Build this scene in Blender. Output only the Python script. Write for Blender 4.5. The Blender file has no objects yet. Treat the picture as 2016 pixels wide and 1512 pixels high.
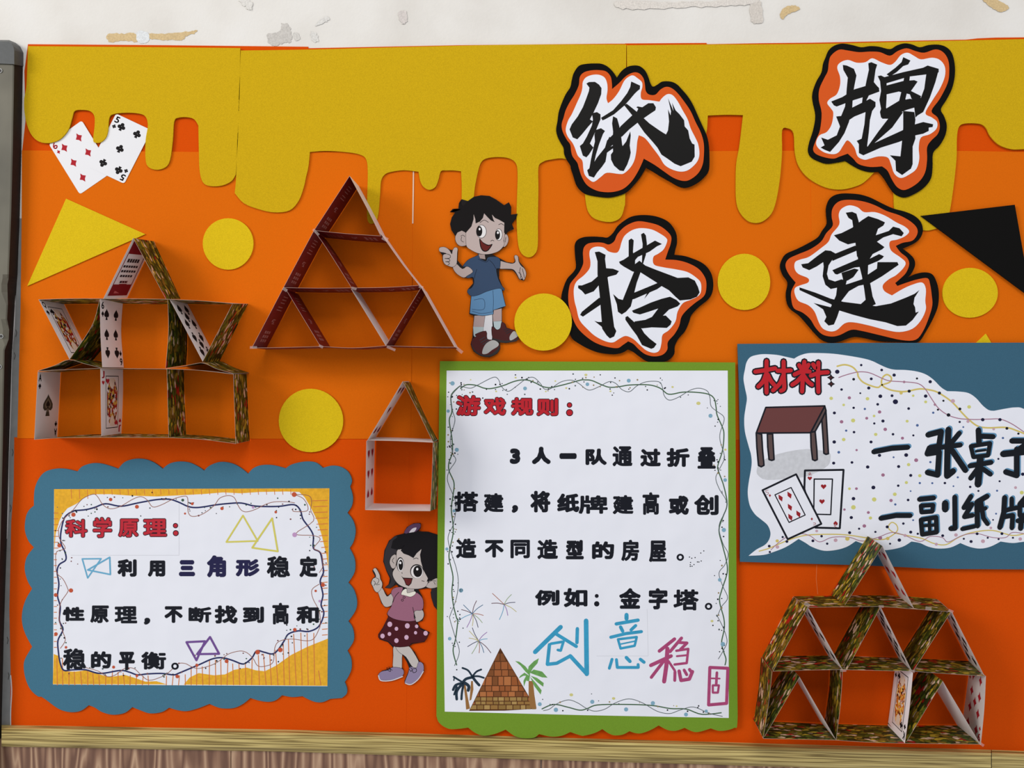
import bpy, math, random
from mathutils import Vector, Matrix
from mathutils.geometry import tessellate_polygon
random.seed(7)
sc = bpy.context.scene
COL = sc.collection

# ------------------------------------------------------------------ camera
FPX, DIST, EYE = 1466.0, 1.058, 1.30        # focal length in pixels, distance to the wall, eye height (m)
CAM = Vector((0, -DIST, EYE))
_n = Vector((42, 11, -FPX)).normalized()    # direction of the wall's normal in camera space
_e = Vector((math.sin(0.012), math.cos(0.012), 0))
_z = (_e - _n * _e.dot(_n)).normalized()
_x = _n.cross(_z).normalized()
ROT = Matrix((_x, _n, _z))                  # camera -> world
cam_data = bpy.data.cameras.new('camera')
cam_data.sensor_width = 36.0
cam_data.lens = 36.0 * FPX / 2016.0
cam_data.clip_start = 0.01
cam = bpy.data.objects.new('camera', cam_data)
COL.objects.link(cam)
cam.matrix_world = Matrix.Translation(CAM) @ ROT.to_4x4()
sc.camera = cam

# ------------------------------------------------------------------ world, light, exposure
world = bpy.data.worlds.new('room_daylight'); sc.world = world
world.use_nodes = True
bg = world.node_tree.nodes['Background']
bg.inputs[0].default_value = (0.90, 0.93, 1.0, 1)
bg.inputs[1].default_value = 0.60

def area(name, loc, target, size, size_y, power, color):
    l = bpy.data.lights.new(name, 'AREA'); l.shape = 'RECTANGLE'
    l.size = size; l.size_y = size_y; l.energy = power; l.color = color
    o = bpy.data.objects.new(name, l); COL.objects.link(o)
    o.location = loc
    o.rotation_euler = (Vector(target) - Vector(loc)).to_track_quat('-Z', 'Y').to_euler()
    return o
area('window_daylight', (-3.9, -2.5, 2.7), (0.0, 0.0, 1.3), 1.8, 1.6, 110, (1.0, 0.965, 0.90))
area('ceiling_lamp', (0.3, -2.2, 3.2), (0.1, 0.0, 1.2), 1.2, 0.8, 22, (1.0, 0.97, 0.93))

sc.view_settings.view_transform = 'Standard'
sc.view_settings.look = 'None'
sc.view_settings.gamma = 1.0
sc.view_settings.use_curve_mapping = False
sc.view_settings.exposure = 0.0

# ------------------------------------------------------------------ helpers
def W(px, py, d=0.0):
    """photograph pixel -> point on the plane d metres in front of the wall"""
    v = ROT @ Vector((px - 1008.0, 756.0 - py, -FPX))
    t = (DIST - d) / v.y
    return CAM + v * t

def Z(ox, oy, s):
    return lambda pts: [(ox + p[0] / s, oy + p[1] / s) if p is not None else None for p in pts]

def _cr(p, n, closed):
    out = []
    m = len(p)
    for i in range(m if closed else m - 1):
        if closed:
            a, b, c, d = p[(i - 1) % m], p[i], p[(i + 1) % m], p[(i + 2) % m]
        else:
            b, c = p[i], p[i + 1]
            a = p[i - 1] if i > 0 else b
            d = p[i + 2] if i + 2 < m else c
        for k in range(n):
            t = k / n
            out.append(tuple(0.5 * ((2 * b[j]) + (-a[j] + c[j]) * t + (2 * a[j] - 5 * b[j] + 4 * c[j] - d[j]) * t * t
                                    + (-a[j] + 3 * b[j] - 3 * c[j] + d[j]) * t ** 3) for j in range(len(b))))
    if not closed:
        out.append(tuple(p[-1]))
    return out

def smooth(pts, n=4):
    """closed smooth outline; None after a point makes that point a sharp corner"""
    clean, sharp = [], []
    for p in pts:
        if p is None:
            sharp.append(len(clean) - 1)
        else:
            clean.append(p)
    if not sharp:
        return _cr(clean, n, True)
    out = []
    m = len(clean)
    for a, b in zip(sharp, sharp[1:] + [sharp[0] + m]):
        seg = [clean[k % m] for k in range(a, b + 1)]
        out += _cr(seg, n, False)[:-1] if len(seg) > 2 else [seg[0]]
    return out

def curve(pts, n=5):
    return _cr(pts, n, False)

def srgb(c):
    return tuple(((v / 255) / 12.92 if v / 255 <= 0.04045 else ((v / 255 + 0.055) / 1.055) ** 2.4) for v in c)

GAIN = 1.0     # surface colours are measured on the photograph, divided by the light's level
MATS = {}
def mat(name, rgb, rough=0.8, speck=0.0, scale=900, bump=0.0, spec=0.3, trans=0.0):
    if name in MATS:
        return MATS[name]
    m = bpy.data.materials.new(name); m.use_nodes = True
    nt = m.node_tree; b = nt.nodes['Principled BSDF']
    col = tuple(min(0.95, v * GAIN) for v in srgb(rgb))
    b.inputs['Base Color'].default_value = (*col, 1)
    b.inputs['Roughness'].default_value = rough
    b.inputs['Specular IOR Level'].default_value = spec
    if trans:
        b.inputs['Alpha'].default_value = trans
    if speck or bump:
        tc = nt.nodes.new('ShaderNodeTexCoord')
        no = nt.nodes.new('ShaderNodeTexNoise'); no.inputs['Scale'].default_value = scale
        no.inputs['Detail'].default_value = 2
        nt.links.new(tc.outputs['Object'], no.inputs['Vector'])
        if speck:
            mr = nt.nodes.new('ShaderNodeMapRange')
            mr.inputs['From Min'].default_value = 0.3; mr.inputs['From Max'].default_value = 0.7
            mr.inputs['To Min'].default_value = 1 - speck; mr.inputs['To Max'].default_value = 1 + speck
            nt.links.new(no.outputs['Fac'], mr.inputs['Value'])
            mx = nt.nodes.new('ShaderNodeVectorMath'); mx.operation = 'SCALE'
            mx.inputs[0].default_value = col
            nt.links.new(mr.outputs[0], mx.inputs['Scale'])
            nt.links.new(mx.outputs[0], b.inputs['Base Color'])
        if bump:
            bp = nt.nodes.new('ShaderNodeBump'); bp.inputs['Strength'].default_value = bump
            bp.inputs['Distance'].default_value = 0.0005
            nt.links.new(no.outputs['Fac'], bp.inputs['Height'])
            nt.links.new(bp.outputs[0], b.inputs['Normal'])
    MATS[name] = m
    return m

def ink(rgb, rough=0.7):
    return mat('ink_%d_%d_%d' % rgb, rgb, rough, spec=0.12)

def tag(o, label=None, cat=None, group=None, kind=None):
    if label: o['label'] = label
    if cat: o['category'] = cat
    if group: o['group'] = group
    if kind: o['kind'] = kind
    return o

def empty(name, px, py, label=None, cat=None, group=None, kind=None, d=0.0):
    o = bpy.data.objects.new(name, None); COL.objects.link(o)
    o.location = W(px, py, d); o.empty_display_size = 0.02
    return tag(o, label, cat, group, kind)

def root_loc(parent):
    p, v = parent, Vector((0, 0, 0))
    while p is not None:
        v += Vector(p.location); p = p.parent
    return v

class MB:
    """collects world-space faces and links them as ONE mesh object"""
    def __init__(s): s.v = []; s.f = []; s.m = []; s.mats = []; s.uv = []
    def slot(s, m):
        if m not in s.mats: s.mats.append(m)
        return s.mats.index(m)
    def add(s, verts, faces, m, uvs=None):
        k = len(s.v); s.v += [Vector(v) for v in verts]
        s.uv += uvs if uvs else [(0, 0)] * len(verts)
        i = s.slot(m)
        for f in faces:
            s.f.append([a + k for a in f]); s.m.append(i)
    # flat outline on the wall plane, with thickness
    def sheet(s, pts, d0, d1, m, holes=(), side=None):
        loops = [list(pts)] + [list(h) for h in holes]
        flat = [p for l in loops for p in l]
        front = [W(p[0], p[1], d1) for p in flat]
        tri = tessellate_polygon([[Vector((p[0], -p[1], 0)) for p in l] for l in loops])
        fixed = []
        for t in tri:
            a, b, c = (flat[i] for i in t)
            cr = (b[0] - a[0]) * (c[1] - a[1]) - (b[1] - a[1]) * (c[0] - a[0])
            fixed.append(t if cr < 0 else (t[0], t[2], t[1]))   # normal towards the room (-Y)
        s.add(front, fixed, m)
        if d0 is None:
            return
        # sides go straight back to the wall (true thickness)
        back = [Vector((v.x, -d0, v.z)) for v in front]
        n = len(flat); faces = []; k = 0
        for l in loops:
            for i in range(len(l)):
                j = (i + 1) % len(l)
                faces.append((k + i, k + j, n + k + j, n + k + i))
            k += len(l)
        s.add(front + back, faces, side or m)
    # a drawn stroke
    def stroke(s, pts, w, d, m, cap=True):
        r = w / 2.0
        q = [p for i, p in enumerate(pts) if i == 0 or (abs(p[0] - pts[i - 1][0]) + abs(p[1] - pts[i - 1][1])) > 1e-4]
        if len(q) < 2: return s.dot(q[0][0], q[0][1], r, r, d, m)
        L, R = [], []
        for i, p in enumerate(q):
            a = q[max(0, i - 1)]; b = q[min(len(q) - 1, i + 1)]
            dx, dy = b[0] - a[0], b[1] - a[1]; h = math.hypot(dx, dy) or 1
            nx, ny = -dy / h * r, dx / h * r
            if 0 < i < len(q) - 1:                      # mitre
                ux, uy = p[0] - a[0], p[1] - a[1]; hu = math.hypot(ux, uy) or 1
                c = abs((-uy / hu) * nx / r + (ux / hu) * ny / r)
                c = max(c, 0.6); nx /= c; ny /= c
            L.append(W(p[0] + nx, p[1] + ny, d)); R.append(W(p[0] - nx, p[1] - ny, d))
        n = len(q)
        s.add(L + R, [(i, i + 1, n + i + 1, n + i) for i in range(n - 1)], m)
        if cap:
            for p in (q[0], q[-1]): s.dot(p[0], p[1], r, r, d + 2e-6, m, 8)
    def poly_stroke(s, pts, w, d, m):
        for i in range(len(pts) - 1):
            s.stroke([pts[i], pts[i + 1]], w, d + 3e-6 * i, m)
    def dot(s, x, y, rx, ry, d, m, n=12, rot=0.0):
        c, sn = math.cos(rot), math.sin(rot)
        s.add([W(x + rx * math.cos(a) * c - ry * math.sin(a) * sn, y + rx * math.cos(a) * sn + ry * math.sin(a) * c, d)
               for a in (-2 * math.pi * k / n for k in range(n))], [tuple(range(n))], m)
    def build(s, name, parent=None, label=None, cat=None, group=None, kind=None, sm=False):
        me = bpy.data.meshes.new(name)
        if parent is not None:
            o0 = root_loc(parent)
        else:
            o0 = sum(s.v, Vector()) / len(s.v)
        me.from_pydata([tuple(v - o0) for v in s.v], [], s.f)
        for m in s.mats: me.materials.append(m)
        me.polygons.foreach_set('material_index', s.m)
        if any(u != (0, 0) for u in s.uv):
            ul = me.uv_layers.new(name='UVMap')
            for lp in me.loops: ul.data[lp.index].uv = s.uv[lp.vertex_index]
        if sm:
            me.polygons.foreach_set('use_smooth', [True] * len(me.polygons))
        me.update()
        o = bpy.data.objects.new(name, me); COL.objects.link(o)
        if parent is not None: o.parent = parent
        else: o.location = o0
        return tag(o, label, cat, group, kind)

# ------------------------------------------------------------------ glyphs (Blender's own built-in font)
GLY = {}
def load_glyphs(chars):
    obs = {}
    for ch in sorted(set(chars)):
        cu = bpy.data.curves.new('glyph', 'FONT'); cu.body = ch; cu.size = 1.0; cu.resolution_u = 3
        o = bpy.data.objects.new('glyph', cu); COL.objects.link(o); obs[ch] = o
    bpy.context.view_layer.update()
    dg = bpy.context.evaluated_depsgraph_get()
    for ch, o in obs.items():
        me = bpy.data.meshes.new_from_object(o.evaluated_get(dg))
        vs = [(v.co.x, v.co.y) for v in me.vertices]
        fs = [tuple(p.vertices) for p in me.polygons]
        x0 = min(v[0] for v in vs); x1 = max(v[0] for v in vs)
        y0 = min(v[1] for v in vs); y1 = max(v[1] for v in vs)
        GLY[ch] = ([((v[0] - x0) / max(x1 - x0, 1e-6), (v[1] - y0) / max(y1 - y0, 1e-6)) for v in vs], fs)
        bpy.data.meshes.remove(me)
        cu = o.data; bpy.data.objects.remove(o); bpy.data.curves.remove(cu)

def glyph(mb, ch, box, bold, d, m, n=10):
    """character fitted into box (px), thickened by `bold` px all round as a felt pen would"""
    vs, fs = GLY[ch]
    bold *= 1.2 if ch in '三一人3，' else 0.7 if ch in '叠牌建高理稳搭塔房屋衡原造断游戏规则同通学科' else 0.88   # dense characters are drawn with a finer pen
    x0, y0, x1, y1 = box; x0 += bold; y0 += bold; x1 -= bold; y1 -= bold
    offs = [(0, 0)] + [(bold * math.cos(2 * math.pi * k / n), bold * math.sin(2 * math.pi * k / n)) for k in range(n)] if bold else [(0, 0)]
    for k, (ox, oy) in enumerate(offs):
        mb.add([W(x0 + v[0] * (x1 - x0) + ox, y1 - v[1] * (y1 - y0) + oy, d + k * 1.5e-6) for v in vs], fs, m)
load_glyphs('科学原理利用三角形稳定性，不断找到高和的平衡游戏规则3人一队通过折叠搭建将纸牌或创造同型房屋例如金字塔A6JQK59')

# ------------------------------------------------------------------ materials
M_ORANGE = mat('orange_foam_sheet', (217, 103, 8), 0.95, 0.05, 1100, 0.15, 0.08)
M_DEEP = mat('deep_orange_foam_sheet', (212, 76, 3), 0.95, 0.05, 1100, 0.15, 0.08)
M_YELLOW = mat('yellow_foam', (200, 163, 18), 0.95, 0.10, 1000, 0.3, 0.1)
M_YELLOW2 = mat('bright_yellow_foam', (216, 183, 24), 0.95, 0.10, 1000, 0.3, 0.1)
M_BLACK = mat('black_foam', (17, 16, 15), 0.85, 0.0, 900, 0.2, 0.06)
M_TEAL = mat('teal_foam', (66, 112, 134), 0.9, 0.05, 1100, 0.15, 0.15)
M_TEAL2 = mat('dark_teal_foam', (58, 97, 118), 0.9, 0.05, 1100, 0.15, 0.15)
M_GREEN = mat('green_foam', (112, 146, 42), 0.9, 0.06, 1100, 0.15, 0.15)
M_PAPER = mat('white_paper', (230, 231, 238), 0.75, 0.008, 13, 0.8, 0.2)
for _n2 in M_PAPER.node_tree.nodes:
    if _n2.type == 'BUMP': _n2.inputs['Distance'].default_value = 0.004
M_TITLEORANGE = mat('title_orange_card', (212, 84, 18), 0.8, 0.02, 900, 0.0, 0.25)
M_INK = mat('glossy_black_ink', (12, 10, 8), 0.5, 0, 1, 0, 0.15)
M_WHITECARD = mat('card_face', (222, 214, 211), 0.45, 0, 1, 0, 0.4)
M_EDGE = mat('card_edge', (186, 160, 146), 0.6)
M_RED = mat('dark_red_card_back', (112, 16, 20), 0.5, 0.08, 300, 0, 0.35)
M_TAPE = mat('clear_tape', (215, 195, 190), 0.2, 0, 1, 0, 0.4, 0.28)

def nodes_mat(name):
    m = bpy.data.materials.new(name); m.use_nodes = True
    nt = m.node_tree
    return m, nt, nt.nodes['Principled BSDF'], nt.nodes.new('ShaderNodeTexCoord')

def ramp(nt, stops, interp='LINEAR'):
    r = nt.nodes.new('ShaderNodeValToRGB'); r.color_ramp.interpolation = interp
    e = r.color_ramp.elements
    while len(e) < len(stops): e.new(0.5)
    for i, (p, c) in enumerate(stops):
        e[i].position = p; e[i].color = (*srgb(c), 1)
    return r

# card back: overlapping leaf-like flakes in green, ochre, cream and red
M_LEAF, nt, bs, tc = nodes_mat('leafy_card_back')
mp = nt.nodes.new('ShaderNodeMapping'); mp.inputs['Rotation'].default_value = (0, 0, 0.35)
mp.inputs['Scale'].default_value = (250, 105, 1)
nz = nt.nodes.new('ShaderNodeTexNoise'); nz.inputs['Scale'].default_value = 160
dm = nt.nodes.new('ShaderNodeVectorMath'); dm.operation = 'MULTIPLY_ADD'
dm.inputs[1].default_value = (0.004, 0.004, 0)
vo = nt.nodes.new('ShaderNodeTexVoronoi'); vo.inputs['Scale'].default_value = 1.0
sp = nt.nodes.new('ShaderNodeSeparateColor')
rp = ramp(nt, [(0, (52, 64, 20)), (0.14, (116, 112, 30)), (0.3, (190, 160, 48)), (0.45, (84, 98, 28)),
               (0.60, (138, 106, 36)), (0.74, (236, 198, 168)), (0.84, (44, 48, 18)), (0.94, (178, 32, 26))], 'CONSTANT')
vd = nt.nodes.new('ShaderNodeTexVoronoi'); vd.feature = 'DISTANCE_TO_EDGE'; vd.inputs['Scale'].default_value = 1.0
er = nt.nodes.new('ShaderNodeMapRange'); er.inputs['From Max'].default_value = 0.2; er.inputs['To Min'].default_value = 0.25; er.inputs['To Max'].default_value = 0.85
mu = nt.nodes.new('ShaderNodeVectorMath'); mu.operation = 'SCALE'
L = nt.links.new
L(tc.outputs['UV'], nz.inputs['Vector']); L(nz.outputs['Color'], dm.inputs[0]); L(tc.outputs['UV'], dm.inputs[2])
L(dm.outputs[0], mp.inputs['Vector']); L(mp.outputs[0], vo.inputs['Vector']); L(mp.outputs[0], vd.inputs['Vector'])
L(vo.outputs['Color'], sp.inputs[0]); L(sp.outputs[0], rp.inputs[0]); L(vd.outputs['Distance'], er.inputs['Value'])
L(rp.outputs[0], mu.inputs[0]); L(er.outputs[0], mu.inputs['Scale']); L(mu.outputs[0], bs.inputs['Base Color'])
bs.inputs['Roughness'].default_value = 0.5; bs.inputs['Specular IOR Level'].default_value = 0.2

def court(name, stops, sc_):
    m, nt, bs, tc = nodes_mat(name)
    mp = nt.nodes.new('ShaderNodeMapping'); mp.inputs['Scale'].default_value = sc_
    vo = nt.nodes.new('ShaderNodeTexVoronoi'); vo.distance = 'CHEBYCHEV'; vo.inputs['Scale'].default_value = 1.0
    sp = nt.nodes.new('ShaderNodeSeparateColor'); rp = ramp(nt, stops, 'CONSTANT')
    nt.links.new(tc.outputs['UV'], mp.inputs['Vector']); nt.links.new(mp.outputs[0], vo.inputs['Vector'])
    nt.links.new(vo.outputs['Color'], sp.inputs[0]); nt.links.new(sp.outputs[0], rp.inputs[0])
    nt.links.new(rp.outputs[0], bs.inputs['Base Color']); bs.inputs['Roughness'].default_value = 0.5
    return m
M_COURT = court('court_robe_red', [(0, (150, 24, 24)), (0.25, (190, 150, 60)), (0.45, (25, 22, 24)), (0.62, (215, 205, 200)), (0.75, (130, 30, 26)), (0.9, (205, 165, 70))], (400, 260, 1))
M_COURT2 = court('court_robe_orange', [(0, (200, 110, 30)), (0.3, (235, 190, 90)), (0.55, (60, 30, 20)), (0.7, (230, 220, 205)), (0.85, (170, 70, 20))], (420, 320, 1))

# painted wall
M_WALL, nt, bs, tc = nodes_mat('aged_white_wall_paint')
n1 = nt.nodes.new('ShaderNodeTexNoise'); n1.inputs['Scale'].default_value = 9; n1.inputs['Detail'].default_value = 6
n2 = nt.nodes.new('ShaderNodeTexNoise'); n2.inputs['Scale'].default_value = 260; n2.inputs['Detail'].default_value = 3
r1 = ramp(nt, [(0.30, (216, 211, 203)), (0.55, (226, 222, 215)), (0.8, (230, 227, 222))])
bp = nt.nodes.new('ShaderNodeBump'); bp.inputs['Strength'].default_value = 0.25; bp.inputs['Distance'].default_value = 0.001
nt.links.new(tc.outputs['Object'], n1.inputs['Vector']); nt.links.new(tc.outputs['Object'], n2.inputs['Vector'])
nt.links.new(n1.outputs['Fac'], r1.inputs[0]); nt.links.new(r1.outputs[0], bs.inputs['Base Color'])
nt.links.new(n2.outputs['Fac'], bp.inputs['Height']); nt.links.new(bp.outputs[0], bs.inputs['Normal'])
bs.inputs['Roughness'].default_value = 0.9; bs.inputs['Specular IOR Level'].default_value = 0.15

def wood(name, stops, vec_scale, wave, dist, rough=0.5):
    m, nt, bs, tc = nodes_mat(name)
    mp = nt.nodes.new('ShaderNodeMapping'); mp.inputs['Scale'].default_value = vec_scale
    no = nt.nodes.new('ShaderNodeTexNoise'); no.inputs['Scale'].default_value = 1.0; no.inputs['Detail'].default_value = 3
    wv = nt.nodes.new('ShaderNodeMath'); wv.operation = 'MULTIPLY'; wv.inputs[1].default_value = wave
    fr = nt.nodes.new('ShaderNodeMath'); fr.operation = 'PINGPONG'; fr.inputs[1].default_value = 0.5
    m2 = nt.nodes.new('ShaderNodeMapping'); m2.inputs['Scale'].default_value = tuple(v * dist for v in vec_scale)
    n2 = nt.nodes.new('ShaderNodeTexNoise'); n2.inputs['Scale'].default_value = 1.0; n2.inputs['Detail'].default_value = 4
    mx = nt.nodes.new('ShaderNodeMath'); mx.operation = 'MULTIPLY_ADD'; mx.inputs[1].default_value = 0.55
    ad = nt.nodes.new('ShaderNodeMath'); ad.operation = 'MULTIPLY_ADD'; ad.inputs[1].default_value = 1.4; ad.inputs[2].default_value = -0.32
    rp = ramp(nt, stops)
    K = nt.links.new
    K(tc.outputs['Object'], mp.inputs['Vector']); K(mp.outputs[0], no.inputs['Vector'])
    K(tc.outputs['Object'], m2.inputs['Vector']); K(m2.outputs[0], n2.inputs['Vector'])
    K(no.outputs['Fac'], wv.inputs[0]); K(wv.outputs[0], fr.inputs[0])
    K(n2.outputs['Fac'], mx.inputs[0]); K(fr.outputs[0], ad.inputs[0]); K(ad.outputs[0], mx.inputs[2])
    K(mx.outputs[0], rp.inputs[0]); K(rp.outputs[0], bs.inputs['Base Color'])
    bs.inputs['Roughness'].default_value = rough
    return m
M_TRIM = wood('varnished_ledge_wood', [(0.0, (118, 98, 46)), (0.3, (168, 146, 84)), (0.7, (206, 184, 116))], (2.2, 90, 130), 7, 4, 0.45)
M_CLAD = wood('brown_cladding_wood', [(0.05, (108, 74, 56)), (0.35, (142, 106, 82)), (0.7, (186, 152, 122))], (15, 15, 1.6), 13, 7, 0.5)

# ------------------------------------------------------------------ the setting
TRIM_T = [(-420, 1420), (0, 1431), (560, 1440), (1060, 1455), (1560, 1469), (1952, 1480), (2016, 1482.5), (2420, 1495)]
TRIM_B = [(-420, 1460), (0, 1470), (560, 1480), (1060, 1496), (1560, 1510.5), (1952, 1522), (2016, 1524), (2420, 1536)]
def ipl(tab, x):
    for (a, b), (c, e) in zip(tab, tab[1:]):
        if x <= c: return b + (e - b) * (x - a) / (c - a)
    return tab[-1][1]

wall = MB()
wall.sheet([(-1700, -900), (3300, -900), (3300, 2300), (-1700, 2300)], -0.05, 0.0, M_WALL)
wall = wall.build('wall_back', kind='structure')

def rough_patch(name, pts, rgb, amp, label=None):
    out = []
    q = smooth(pts, 7)
    for x, y in q: out.append((x + random.uniform(-amp, amp), y + random.uniform(-amp, amp)))
    b = MB(); b.sheet(out, None, 0.0003 + 0.00006 * len(wall.children), mat('patch_%d_%d_%d' % rgb, rgb, 0.95, 0.12, 500))
    return b.build(name, wall, label)
TAN = (206, 180, 134)
rough_patch('peeled_patch', [(213, 68), (240, 66), (270, 67), (269, 82), (245, 80), (215, 82)], TAN, 1.6)
rough_patch('peeled_patch', [(291, 66), (330, 66), (360, 63), (388, 60), (384, 65), (366, 72), (360, 78), (330, 79), (295, 76)], TAN, 1.2, 'tan strip of bare plaster')
rough_patch('peeled_patch', [(270, 62), (291, 64), (292, 82), (272, 83)], (218, 220, 220), 0.8)
rough_patch('peeled_patch', [(527, 68), (548, 62), (556, 46), (570, 52), (574, 80), (560, 84), (545, 89), (530, 86)], (196, 191, 184), 2.2, 'grey patch of peeled paint')
rough_patch('peeled_patch', [(578, 66), (586, 64), (592, 76), (582, 79)], (206, 202, 195), 1.5)
rough_patch('peeled_patch', [(612, 62), (624, 68), (626, 82), (614, 80)], (212, 209, 203), 1.5)
rough_patch('peeled_patch', [(632, 38), (644, 32), (646, 40), (620, 52)], (214, 211, 205), 1.5)
rough_patch('peeled_patch', [(785, 24), (800, 22), (801, 40), (793, 48), (786, 38)], (208, 200, 194), 1.6)
rough_patch('peeled_patch', [(1536, 26), (1548, 13), (1566, 11), (1574, 18), (1552, 28), (1540, 38)], TAN, 1.0, 'small tan chip of bare plaster')
rough_patch('peeled_patch', [(1933, -3), (1958, -2), (1986, 13), (1970, 24), (1950, 13)], TAN, 0.8)
rough_patch('peeled_patch', [(1478, 2), (1496, 2), (1501, 42), (1480, 42)], (206, 198, 188), 1.5)
rough_patch('peeled_patch', [(1216, 2), (1300, 4), (1400, 2), (1490, -2), (1478, 9), (1420, 12), (1350, 14), (1290, 17), (1218, 16)], (216, 209, 200), 1.8)
rough_patch('peeled_patch', [(470, 2), (480, -4), (497, 6), (494, 20), (484, 14)], (218, 214, 207), 2.0)

def ledge(x0, x1, name):
    prof = [(-0.10, 0.001), (0.0, 0.006), (0.06, 0.011), (0.2, 0.0145), (0.5, 0.0155), (0.8, 0.0145), (0.95, 0.011), (1.0, 0.006), (1.0, 0.0)]
    b = MB(); n = 14; vs = []; fs = []
    for i in range(n + 1):
        x = x0 + (x1 - x0) * i / n
        for t, d in prof:
            yt, yb = ipl(TRIM_T, x), ipl(TRIM_B, x)
            vs.append(W(x, yt + (yb - yt) * t, max(d, 0.0005)))
    k = len(prof)
    for i in range(n):
        for j in range(k - 1):
            fs.append((i * k + j, i * k + j + 1, (i + 1) * k + j + 1, (i + 1) * k + j))
    fs.append(tuple(range(k))[::-1]); fs.append(tuple(range(n * k, n * k + k)))
    b.add(vs, fs, M_TRIM)
    return b.build(name, kind='structure', sm=False)
ledge(3, 1951.2, 'trim_1')
ledge(1952.6, 2420, 'trim_2')
dado = empty('baseboard_back', 1000, 1600, kind='structure')
for x0, x1 in ((-1650, -1041.4), (-1040, -421.4), (-420, -150), (-148.6, 453.8), (455.4, 1064.6), (1066, 1680), (1681.4, 2300), (2301.4, 2900)):
    b = MB()
    b.sheet([(x0, ipl(TRIM_B, x0) - 14), (x1, ipl(TRIM_B, x1) - 14), (x1, 2250), (x0, 2250)], 0.0005, 0.005, M_CLAD)
    b.build('panel', dado)

# chalkboard edge on the left: metal frame, plastic corner cap
board = empty('chalkboard', -60, 760, 'right edge of chalkboard in worn grey metal frame, left of orange display', 'chalkboard')
M_METAL = mat('worn_grey_metal', (98, 94, 81), 0.5, 0.25, 14, 0.5, 0.25)
M_METAL.node_tree.nodes['Principled BSDF'].inputs['Metallic'].default_value = 0.0
M_FSIDE = mat('dark_frame_side', (34, 26, 21), 0.7, 0.15, 120)
M_CAP = mat('grey_plastic_cap', (78, 80, 80), 0.5, 0.06, 200)
fr_front = [(125, 28), (300, 25), (420, 22), (520, 18), (548, 17), (560, 14.5), (600, 15.5), (628, 14), (650, 18), (668, 17), (690, 9), (740, 8), (900, 5), (1060, 1), (1250, -4), (1540, -9)]
fr_back = [(125, 45), (300, 42), (420, 39), (540, 35), (600, 30), (650, 27), (700, 24), (900, 18), (1060, 14), (1200, 9), (1440, 3), (1540, 1)]
def tabx(tab, y):
    for (a, b), (c, e) in zip(tab, tab[1:]):
        if y <= c: return b + (e - b) * (y - a) / (c - a)
    return tab[-1][1]
ys = [125, 180, 240, 300, 360, 420, 470, 520, 540, 548, 555, 560, 575, 600, 620, 628, 640, 650, 660, 668, 680, 690, 715, 740, 800, 900, 1000, 1060, 1150, 1250, 1350, 1450, 1540]
b = MB(); vs = []; fs = []
for y in ys:
    fx = tabx(fr_front, y)
    dd = 0.0175 - (0.003 if 545 < y < 600 else 0) - (0.0025 if 630 < y < 675 else 0)
    vs += [W(-62, y, 0.018), W(fx - 12, y, 0.0185), W(fx - 3, y, dd + 0.001), W(fx, y, dd)]
for i in range(len(ys) - 1):
    for j in range(3): fs.append((i * 4 + j, i * 4 + 4 + j, i * 4 + 5 + j, i * 4 + 1 + j))
b.add(vs, fs, M_METAL)
vs = []; fs = []
for y in ys:
    fx = tabx(fr_front, y)
    dd = 0.0175 - (0.003 if 545 < y < 600 else 0) - (0.0025 if 630 < y < 675 else 0)
    vs += [W(fx, y, dd), W(tabx(fr_back, y), y, 0.0005)]
for i in range(len(ys) - 1): fs.append((i * 2, i * 2 + 2, i * 2 + 3, i * 2 + 1))
b.add(vs, fs, M_FSIDE)
b.build('frame', board)
b = MB(); b.sheet([(-1500, 40), (-60, 82), (-60, 1540), (-1500, 1510)], 0.0005, 0.012, mat('chalkboard_green', (44, 66, 56), 0.7)); b.build('writing_surface', board)
b = MB()
cf = [(-62, 82), (16, 82), (22, 85), (26, 91), (28, 99), (28, 127), (26, 126), (-62, 123)]
cb = [(-62, 78), (18, 79), (30, 84), (40, 92), (46, 104), (46, 130), (44, 130), (-62, 124)]
vf = [W(x, y, 0.0205) for x, y in cf]; vb = [W(x, y, 0.0006) for x, y in cb]
b.add(vf, [tuple(range(8))[::-1]], M_CAP)
b.add(vf + vb, [(i, i + 1, 9 + i, 8 + i) for i in range(7)], M_CAP)
b.build('corner_cap', board)
for x, y in ((0, 139), (2, 662), (-1, 722)):
    b = MB(); b.dot(x, y, 4.6, 4.6, 0.0192, mat('screw_rim', (150, 150, 146), 0.3), 16); b.dot(x, y, 2.8, 2.8, 0.0194, mat('screw_hole', (40, 38, 36), 0.5), 14)
    b.build('rivet', board)
# gap filler strip between chalkboard and display
b = MB()
b.sheet([(39, 430), (45, 430), (43, 600), (39, 760), (37, 868), (31, 868), (30, 960), (25, 1030), (22, 1200), (22, 1330), (22, 1431), (2, 1431), (3, 1300), (9, 1200), (13, 1060), (17, 900), (22, 700), (27, 650), (33, 560)],
        0.0002, 0.00088, mat('grey_sealant', (128, 128, 126), 0.8, 0.08, 60))
b.stroke(curve([(33, 520), (30, 560), (28, 640), (23, 700), (21, 800), (17, 900), (16, 1000), (13, 1060)]), 2.2, 0.0014, mat('torn_white_edge', (205, 200, 198), 0.9))
b.stroke(curve([(21, 1330), (23, 1360), (21, 1400), (21, 1430)]), 2.0, 0.0014, mat('torn_white_edge', (205, 200, 198), 0.9))
b.stroke(curve([(7, 1175), (6, 1240), (3, 1330), (2, 1420)]), 2.0, 0.0014, mat('torn_white_edge', (205, 200, 198), 0.9))
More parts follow.
